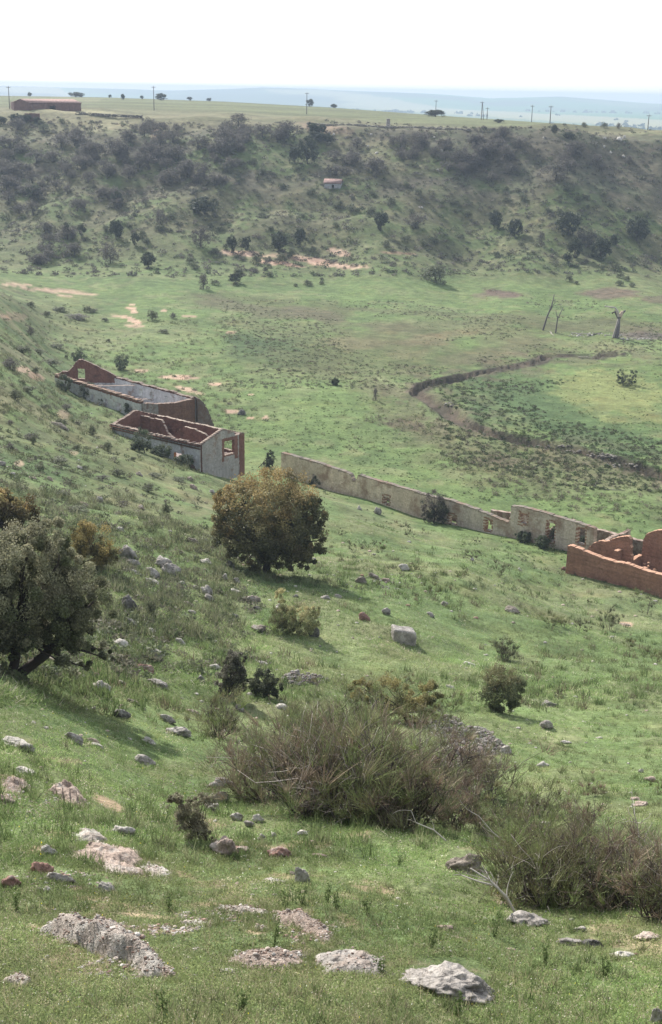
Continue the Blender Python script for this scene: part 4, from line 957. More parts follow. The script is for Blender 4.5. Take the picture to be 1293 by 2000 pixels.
OAKS = [(733, 782, 13, 30, "bare", "slender wispy sapling in the meadow left of the stream"), (215, 514, 42, 44, "bare", "pale brown round tree with a green shadow at the left foot of the far slope"), (290, 522, 34, 30, "oak", "dark tree with spreading top right of the pale brown tree, far slope"),
 (227, 468, 34, 38, "oak", "dark round oak above the pale brown tree on the far slope"), (264, 478, 20, 24, "oak", "small dark bush right of the dark round oak, far slope"),
 (314, 440, 28, 38, "bare", "grey upright shrub left of the wide dark bush on the far slope"), (400, 418, 56, 34, "oak", "wide low dark bush in the middle of the far slope"),
 (392, 482, 44, 46, "bare", "grey tall shrub just left of the red soil on the far slope"), (452, 493, 24, 32, "oak", "narrow dark tree at the left end of the red soil"), (480, 488, 24, 26, "oak", "small dark bush between two trees over the red soil"),
 (545, 490, 38, 38, "oak", "round dark oak directly above the red soil"), (586, 482, 28, 36, "oak", "dark oak right of the round oak above the red soil"), (397, 565, 26, 36, "bare", "grey leaning shrub alone below the red soil at the left"),
 (460, 553, 30, 20, "oak", "low dark bush below the red soil"), (600, 320, 42, 52, "oak", "tall dark oak on the upper far slope below the mesa edge"), (575, 318, 26, 30, "oak", "smaller dark oak touching the tall oak's left side"),
 (745, 450, 32, 36, "oak", "dark round oak in the centre of the far slope"), (812, 445, 44, 32, "bare", "brownish wide shrub right of the central dark oak"), (965, 446, 26, 36, "oak", "dark upright oak left of the leaning one on the far slope"),
 (1005, 462, 34, 34, "oak", "leaning dark oak beside the upright one on the far slope"), (1057, 477, 16, 30, "bare", "slim brown sapling between the oaks on the right far slope"), (1110, 458, 56, 44, "oak", "largest dark oak on top of the right cluster"),
 (1243, 470, 44, 48, "oak", "dark round oak alone near the right edge with a long shadow"), (1172, 508, 44, 44, "oak", "round oak at the lower right of the right cluster"), (1122, 504, 34, 40, "oak", "dark oak at the lower left of the right cluster"),
 (1135, 478, 30, 32, "bare", "brownish oak in the middle of the right cluster"), (1155, 480, 30, 34, "bare", "greyish shrub squeezed among the right cluster"), (1198, 482, 20, 24, "oak", "small oak right of the right cluster"), (1107, 516, 20, 22, "oak", "low bush at the left foot of the right cluster"),
 (850, 550, 60, 36, "scrub", "loose green bush group at the right foot of the far slope"), (1085, 352, 56, 46, "bare", "big rounded brown purple bush on the right upper slope"), (130, 465, 15, 30, "oak", "dark narrow bush on the left far slope"),
 (160, 460, 18, 22, "oak", "small dark bush beside the narrow one on the left far slope"), (66, 390, 34, 26, "oak", "dark bush low on the leftmost far slope"), (228, 400, 26, 26, "oak", "dark bush above the green patch, left far slope"),
 (1082, 262, 14, 18, "oak", "small dark bush on the skyline of the right mesa edge"), (1110, 270, 26, 12, "oak", "low dark bush beside the small one on the right mesa edge"),
 (315, 196, 24, 13, "oak", "round dark bush on the mesa skyline right of the tall pole"), (148, 190, 30, 10, "oak", "flat dark bush on the mesa skyline above the farm shed"), (240, 195, 10, 11, "oak", "small dark bush on the mesa skyline left of the tall pole"),
 (277, 194, 8, 7, "oak", "tiny dark bush on the mesa skyline beside the tall pole"), (605, 208, 16, 14, "oak", "round bush on the mesa right of the second pole"), (652, 211, 15, 8, "oak", "low bush on the mesa right of the round bush"),
 (850, 228, 46, 13, "oak", "long dark hedge bush on the mesa"), (370, 193, 12, 7, "oak", "small bush on the mesa skyline in the middle left"), (408, 196, 12, 6, "oak", "flat little bush on the middle mesa skyline"), (58, 184, 10, 8, "oak", "tiny bush on the skyline above the ruined outbuilding"),
 (215, 190, 8, 6, "oak", "tiny bush on the skyline between the shed and the tall pole"), (975, 240, 24, 7, "oak", "flat bush on the mesa right of the double legged pole"), (1140, 248, 14, 10, "scrub", "pale bush on the right mesa skyline"), (1180, 250, 14, 12, "scrub", "pale grey bush at the right mesa skyline near the last pole"), (1208, 252, 12, 14, "bare", "bare little tree on the mesa skyline left of the last pole")]
for i, (a_, b_, c_, d_, k_, l_) in enumerate(OAKS): far_shrub(a_, b_, c_, d_, k_, l_, "trees and bushes on the far slope", i, "tree" if k_ == "oak" and d_ > 30 else "bush")
# scattered shrubs of the far slope, placed by patches of thicket
rg = np.random.default_rng(77)
THICK = [(130, 285, 95, 32, 26, "bare"), (230, 315, 120, 40, 34, "bare"), (300, 275, 80, 34, 24, "bare"), (30, 290, 45, 50, 16, "bare"), (30, 232, 45, 14, 9, "oak"), (440, 262, 62, 36, 26, "bare"), (455, 300, 50, 20, 12, "bare"), (555, 252, 45, 14, 9, "bare"), (360, 345, 90, 20, 18, "bare"),
 (100, 345, 95, 30, 26, "bare"), (790, 280, 46, 26, 14, "bare"), (890, 290, 60, 36, 22, "bare"), (975, 280, 55, 30, 20, "bare"), (940, 325, 60, 24, 16, "bare"), (700, 300, 70, 40, 14, "bare"), (200, 390, 90, 20, 14, "bare"), (40, 385, 45, 40, 14, "bare"), (90, 475, 70, 34, 22, "bare"), (1180, 300, 90, 36, 16, "bare"),
 (620, 262, 40, 14, 8, "oak"), (500, 340, 90, 30, 10, "scrub"), (620, 420, 120, 50, 12, "scrub"), (800, 400, 140, 40, 16, "scrub"), (1040, 400, 140, 40, 14, "scrub"), (900, 480, 160, 30, 14, "scrub"), (1200, 420, 80, 60, 12, "scrub"), (600, 520, 90, 40, 10, "scrub"), (450, 520, 90, 40, 10, "scrub"),
 (80, 240, 60, 12, 6, "scrub"), (340, 460, 160, 50, 14, "scrub"), (1180, 540, 100, 20, 8, "scrub")]
GL = {"bare": "purple brown leafless shrub in the dense thicket of the upper far slope", "scrub": "low grey green scrub bush scattered over the open far slope", "oak": "small dark evergreen in the thicket by the mesa edge"}
ci = 0
for (cx, cy, rx, ry, n_, k_) in THICK:
    kk = k_
    for i in range(int(n_ * (.62 if k_ == "bare" else 1.0))):
        a_ = rg.uniform(0, 6.28); q_ = math.sqrt(rg.random()); w_ = rg.uniform(22, 48) if k_ == "bare" else (rg.uniform(9, 22) if k_ == "scrub" else rg.uniform(16, 28))
        x_, y_ = cx + rx * q_ * math.cos(a_), cy + ry * q_ * math.sin(a_) + w_ * .3
        if x_ < -15 or x_ > 1308 or y_ < 236: continue
        far_shrub(x_, y_, w_, w_ * rg.uniform(.55, .85), kk, GL[kk], {"bare": "thicket shrubs of the upper far slope", "scrub": "scrub bushes on the open far slope", "oak": "small evergreens by the mesa edge"}[kk], ci, "shrub"); ci += 1
# finer undergrowth filling the far slope: nobody could count it
def puffs(name, label, pts, sizes, colsets, seed, nl=40, leaf=.16, flatz=.6):
    rng = np.random.default_rng(seed); n_ = len(pts); a = Acc()
    q_ = rdir(n_ * nl, rng) * (rng.random(n_ * nl) ** .4)[:, None]; q_[:, 2] = np.abs(q_[:, 2]) * flatz * 1.3
    S = np.repeat(sizes, nl)[:, None]; P = np.repeat(pts, nl, 0) + q_ * S * .5
    C = np.asarray(colsets)[rng.integers(0, len(colsets), n_)] * rng.uniform(.75, 1.25, (n_, 1))
    C = np.repeat(C, nl, 0) * rng.uniform(.75, 1.3, (n_ * nl, 1))
    leaves(a, P, np.repeat(sizes * leaf, nl), C, rng)
    o = link(name, a.mesh(name), MLEAF); return tag(o, label, None, None, "stuff")
m = 8000
px = rg.uniform(-120, 1420, m); py = 240 + 300 * rg.random(m) ** 1.25
P = rand_ground(px, py); keep = (fbm(P[:, 0], P[:, 1], 16, 3, 1) > .40) | (rg.random(m) < .4)
keep &= P[:, 1] < 425
P = P[keep]; sz = rg.uniform(.5, 1.9, len(P)) * np.where(rg.random(len(P)) < .12, 1.6, 1)
puffs("slope_undergrowth", "low dull scrub and undergrowth covering the whole far slope", P, sz, [(.10, .10, .068), (.09, .085, .07), (.115, .10, .085), (.08, .10, .055)], 5, 40, .10)
m = 420
px = rg.uniform(-100, 1400, m); P = rand_ground(px, rg.uniform(236, 262, m)); P = P[P[:, 1] < 440]
puffs("edge_undergrowth", "dark low scrub strung along the mesa edge", P, rg.uniform(.6, 2.0, len(P)), [(.08, .08, .065), (.10, .085, .075)], 6, 50, .10)
# far plain tree lines
m = 900; k = rg.integers(0, 26, m); yr = 1500 * (1.05 ** (k % 26)) * rg.uniform(.99, 1.01, m); u0 = rg.uniform(-.4, .4, 26)[k]; u_ = u0 + rg.normal(0, .05, m)
x_ = u_ * yr; P = np.stack([x_, yr, ground(x_, yr)], 1); sz = rg.uniform(9, 20, m) * (yr / 4000) ** .5
puffs("distant_trees", "hazy tree lines and copses far out on the plain", P, sz, [(.04, .06, .035), (.05, .065, .045)], 8, 14, .35, .55)

# left hillside shrubs: individual ones first
LH = [(92, 618, 22, 16), (60, 600, 20, 12), (170, 610, 34, 16), (150, 622, 40, 18), (205, 628, 30, 18), (118, 608, 26, 12), (298, 626, 30, 22), (338, 622, 16, 16), (320, 650, 20, 16), (212, 668, 18, 14), (182, 610, 16, 10), (60, 655, 34, 20), (45, 690, 30, 22), (75, 690, 34, 20), (110, 680, 36, 18),
 (20, 720, 40, 26), (70, 730, 22, 16), (98, 712, 34, 16), (130, 700, 16, 20), (60, 860, 24, 26), (66, 868, 18, 22), (30, 780, 28, 22), (90, 800, 26, 20), (130, 800, 40, 30), (55, 765, 24, 18), (180, 850, 34, 22), (120, 830, 20, 16), (20, 830, 26, 20), (115, 905, 44, 28), (150, 880, 20, 18), (210, 880, 30, 20), (200, 940, 24, 16), (260, 900, 26, 18), (300, 930, 22, 14),
 (325, 1010, 26, 44), (20, 880, 20, 18), (80, 920, 20, 18), (120, 970, 40, 24), (150, 1000, 34, 26), (70, 900, 18, 14), (290, 960, 24, 18), (165, 920, 22, 16), (350, 940, 30, 18), (240, 985, 20, 14), (295, 1205, 34, 44), (230, 930, 22, 16)]
for i, (a_, b_, c_, d_) in enumerate(LH):
    far_shrub(a_, b_, c_ * (1 + .45 * math.sin(i * 2.7)), d_ * (.75 + .3 * math.sin(i * 1.3)), ("scrub", "scrub", "scrub", "bare")[i % 4], {325: "tall narrow grey shrub on the slope left of the big oak", 295: "grey twiggy shrub among the boulders right of the large left tree"}.get(a_, "low grey shrub on the rough left hillside"), "low shrubs on the left hillside", i)
m = 4800; px = rg.uniform(-160, 520, m); py = rg.uniform(562, 1330, m); P = rand_ground(px, py)
keep = (rg.random(m) < np.clip(1.25 - px / 480, .1, 1)) & (py > 560 + np.maximum(px - 80, 0) * .55); P = P[keep]; s0 = rg.uniform(.25, .95, len(P))
puffs("hillside_undergrowth", "tussocks and low scrub covering the rough left hillside", P, s0, [(.12, .135, .075), (.14, .145, .09), (.10, .12, .06), (.15, .14, .10)], 9, 44, .10)
# reddish brown rushes by the stream
RUSH = [(755, 830, 46, 14), (820, 835, 40, 12), (682, 866, 24, 12), (870, 850, 50, 20), (900, 890, 40, 18), (850, 820, 40, 12), (960, 930, 60, 18), (1040, 960, 60, 16), (1120, 980, 60, 16), (1200, 990, 60, 14), (1280, 975, 40, 20), (940, 870, 50, 16), (1000, 890, 50, 16), (1050, 905, 60, 16), (1000, 960, 60, 14), (890, 905, 40, 12), (730, 818, 18, 10), (1095, 945, 60, 12), (1150, 905, 50, 8), (1030, 930, 50, 12), (975, 574, 36, 6)]
pts = []
for cx, cy, rx, ry in RUSH:
    k = int(rx * ry / 30); a_ = rg.uniform(0, 6.28, k); q_ = np.sqrt(rg.random(k)); pts.append(np.stack([cx + rx * 1.25 * q_ * np.cos(a_), cy + rx * .16 * q_ * np.cos(a_) + ry * 1.3 * q_ * np.sin(a_)], 1))
pts = np.concatenate(pts); P = rand_ground(pts[:, 0], pts[:, 1]); P = P[poly_dist(P[:, 0], P[:, 1], STREAM) > 2.2]
puffs("stream_rushes", "brown rushes and heathery scrub along the stream", P, rg.uniform(.35, 1.0, len(P)), [(.15, .125, .09), (.13, .13, .075), (.115, .135, .06), (.16, .14, .10)], 10, 44, .09, .8)
m = 7000; px = rg.uniform(330, 1500, m); py = rg.uniform(585, 760, m); P = rand_ground(px, py); keep = fbm(P[:, 0], P[:, 1], 18, 3, 3) > .47; keep &= (px > 430) & ~((px > 1050) & (py > 700)); P = P[keep]
puffs("valley_heath", "dark heath tufts spread over the back of the valley floor", P, rg.uniform(.3, .8, len(P)), [(.10, .11, .06), (.11, .105, .07), (.085, .11, .05), (.12, .095, .075)], 12, 22, .12, .5)
m = 3600; px = rg.uniform(860, 1460, m); py = rg.uniform(740, 960, m); P = rand_ground(px, py); keep = (poly_dist(P[:, 0], P[:, 1], STREAM) < 14) & (poly_dist(P[:, 0], P[:, 1], STREAM) > 1.0); P = P[keep]
puffs("bank_weeds", "rank green weeds crowding both banks of the stream", P, rg.uniform(.3, .8, len(P)), [(.06, .085, .035), (.08, .10, .045), (.09, .09, .055)], 13, 30, .13)
m = 14000; px = rg.uniform(260, 1480, m); py = rg.uniform(570, 1150, m); P = rand_ground(px, py); keep = (base_z(P[:, 0], P[:, 1]) < -38) & (fbm(P[:, 0], P[:, 1], 7, 3, 3) > .4) & (poly_dist(P[:, 0], P[:, 1], STREAM) > 1.8); P = P[keep]
puffs("meadow_clumps", "small clumps of grass giving the valley meadow its mottled texture", P, rg.uniform(.12, .38, len(P)), [(.085, .125, .04), (.10, .145, .05), (.075, .105, .045), (.12, .13, .06)], 14, 9, .22, .45)
# --- dead trees in the valley
def dead_tree(name, label, base, strands, cat="dead tree"):
    P = hit(*base); s = 1 / pxm(P); a = Acc(); rng = np.random.default_rng(int(base[0]))
    for pts_, r0, r1, c_ in strands:
        q_ = np.array([[(x - base[0]) * s, rng.normal(0, .3) * (i > 0), (base[1] - y) * s / .95 - (.2 if i == 0 else 0)] for i, (x, y) in enumerate(pts_)])
        a.tube(q_, np.linspace(r0, r1, len(q_)) * s, c_, 6)
    o = link(name, a.mesh(name), MBARK, loc=P); return tag(o, label, cat)
W1 = (.24, .21, .19); W2 = (.12, .105, .10); W3 = (.38, .34, .29)
dead_tree("dead_tree", "stout grey dead tree stump with broken pale crown in the valley", (1204, 660), [([(1204, 660), (1206, 640), (1206, 620)], 4.2, 2.6, W2), ([(1198, 658), (1203, 640), (1205, 622)], 3, 2, W1), ([(1206, 622), (1198, 612), (1192, 615)], 3.5, 2, W2), ([(1206, 620), (1212, 613), (1217, 609)], 3.5, 1.5, W2), ([(1204, 618), (1201, 611), (1196, 604), (1176, 602)], 3, 1.2, W3), ([(1207, 618), (1210, 610)], 4, 2.4, (.42, .32, .24)), ([(1205, 657), (1214, 652)], 2.5, 1.2, W3)])
dead_tree("dead_tree", "thin leaning dead tree, taller of two, left of the grey stump", (1060, 645), [([(1060, 645), (1066, 620), (1074, 598), (1077, 578)], 2, .7, W2), ([(1070, 610), (1080, 590)], 1, .4, W2)])
dead_tree("dead_tree", "short bare sapling just right of the tall leaning dead tree", (1085, 650), [([(1085, 650), (1087, 625), (1095, 602)], 1.6, .5, W2), ([(1087, 622), (1082, 608)], .8, .4, W2)])
for i, (x0, y0, x1, y1, r_, c_) in enumerate([(1152, 656, 1174, 650, 2.4, W2), (1115, 651, 1160, 654, 1.6, W3), (1075, 648, 1082, 657, 1.6, W3), (1236, 661, 1275, 663, 1.5, W3), (1180, 655, 1198, 655, 1.8, W3), (1130, 697, 1160, 699, 1.2, W3), (1150, 948, 1172, 952, 1.6, W1), (1182, 956, 1220, 958, 1.4, W1)]):
    A_ = hit(x0, y0); B_ = hit(x1, y1); r = r_ * .55 / pxm(A_); a = Acc(); rng = np.random.default_rng(i)
    pts_ = np.linspace([0, 0, r * .6], B_ - A_ + [0, 0, r * .6], 5); pts_[1:4] += rng.normal(0, r * .9, (3, 3)) * [1, 1, .3]
    a.tube(pts_, np.linspace(r, r * .5, 5), c_, 6); br = pts_[2] + np.array([rng.normal(0, .5), .4, .35]); a.tube([pts_[2], br], [r * .5, r * .2], c_, 5)
    o = link("fallen_branch", a.mesh("fb"), MBARK, loc=A_)
    tag(o, ["dark fallen trunk lying left of the grey stump", "bleached fallen branch stretching left of the dark trunk", "bleached branch at the foot of the thin dead trees", "bleached branch lying right of the grey stump", "bleached branch touching the grey stump", "pale branch on the stream bank below the stump", "grey branch in the meadow below the stream, left one of two", "grey branch in the meadow below the stream, right one of two"][i], "fallen branch", "fallen branches in the valley")
# ------------------------------------------------------------------ rocks
def ico(sub):
    import bmesh
    bm = bmesh.new(); bmesh.ops.create_icosphere(bm, subdivisions=sub, radius=1.0)
    V = np.array([v.co[:] for v in bm.verts]); Fc = np.array([[v.index for v in f.verts] for f in bm.faces]); bm.free(); return V, Fc
ICO = {k: ico(k) for k in (2, 3, 4, 5)}
def rock_shape(seed, sub=4, ang=.5, flat=False):
    V, Fc = ICO[sub]; V = V.copy(); rng = np.random.default_rng(seed)
    n_ = V / np.linalg.norm(V, axis=1)[:, None]; r = np.ones(len(V))
    for k in range(int(7 + 6 * ang)):                         # broken planar faces
        d = rdir(1, rng)[0]; h = rng.uniform(.55, .9); t = n_ @ d; r = np.where(t > h / np.maximum(r, 1e-3), np.minimum(r, h / np.maximum(t, 1e-3)), r)
    o = rng.uniform(0, 20, 3)
    r *= 1 + .5 * (noise3(n_ * 1.5 + o) - .5) - .34 * np.abs(noise3(n_ * 3.1 + o) - .5) + .22 * (noise3(n_ * 6 + o) - .5) - (.22 * np.abs(noise3(n_ * 12 + o) - .5) if sub > 3 else 0) + (.10 * (noise3(n_ * 26 + o) - .5) if sub > 4 else 0)
    V = n_ * r[:, None]
    V[:, 2] = np.where(V[:, 2] < 0, V[:, 2] * .6, V[:, 2])
    return V, Fc
def slope_basis(x, y, amt=.75):
    e = .5; gx = (ground(np.array([x + e]), np.array([y]))[0] - ground(np.array([x - e]), np.array([y]))[0]) / (2 * e)
    gy = (ground(np.array([x]), np.array([y + e]))[0] - ground(np.array([x]), np.array([y - e]))[0]) / (2 * e)
    return gx * amt, gy * amt
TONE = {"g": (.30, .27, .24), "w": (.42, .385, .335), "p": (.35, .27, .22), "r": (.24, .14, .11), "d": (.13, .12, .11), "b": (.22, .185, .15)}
def rock(px, py, w_, h_, tone="g", label=None, group=None, seed=None, sub=None, name="rock", yaw=None, gravel=False, sink=.22, cat="rock"):
    """(px, py) middle of the visible stone, w_ x h_ its picture size"""
    P = hit(px, py + h_ * .38); s = 1 / pxm(P); seed = int(px * 3 + py * 7) if seed is None else seed; rng = np.random.default_rng(seed)
    sub = sub or (5 if w_ > 90 else 4 if w_ > 26 else 3)
    V, Fc = rock_shape(seed, sub, .6)
    if name == 'squared_block':
        q0 = ICO[4][0]; Fc = ICO[4][1]; sub = 4; V = np.sign(q0) * np.abs(q0 / np.abs(q0).max(1)[:, None]) ** .5; V = q0 / (np.abs(q0) ** 14).sum(1)[:, None] ** (1 / 14) * (1 + .10 * (noise3(q0 * 4) - .5) + .06 * (noise3(q0 * 11) - .5))[:, None]
    lo, hi = V.min(0), V.max(0)
    W = w_ * s; gx, gy = slope_basis(P[0], P[1]); 
    D = W * rng.uniform(.55, .85); Hh = max(h_ * s * 1.35 - D * .25, W * .26) if not gravel else max(h_ * s * .5, W * .07)
    V = (V - (lo + hi) / 2) / (hi - lo) * np.array([W, D, Hh])
    V[:, 2] += Hh * (.5 - sink); 
    if yaw is None: yaw = rng.uniform(-.3, .3)
    c, s_ = math.cos(yaw), math.sin(yaw); x, y = V[:, 0] * c - V[:, 1] * s_, V[:, 0] * s_ + V[:, 1] * c
    V[:, 0], V[:, 1] = x, y; V[:, 2] += gx * x + gy * y
    tc = np.array(TONE[tone]) * rng.uniform(.85, 1.12)
    C = np.tile(tc, (len(V), 1)); k = noise3(V / max(W, .01) * 5 + seed % 17); C = C * (.75 + .5 * k)[:, None]
    if gravel: k2 = sstep(.5, .62, noise3(V / max(W, .01) * 7 + 3)); C = C * (1 - k2[:, None]) + np.array(TONE["p"]) * .85 * k2[:, None]
    me = mesh_np(name, V, Fc, 3, C, sub >= 4 and name == 'rock')
    o = link(name, me, MGRAVEL if gravel else MROCK, loc=P)
    return tag(o, label or "small stone half sunk in the grass of the slope", cat, group)
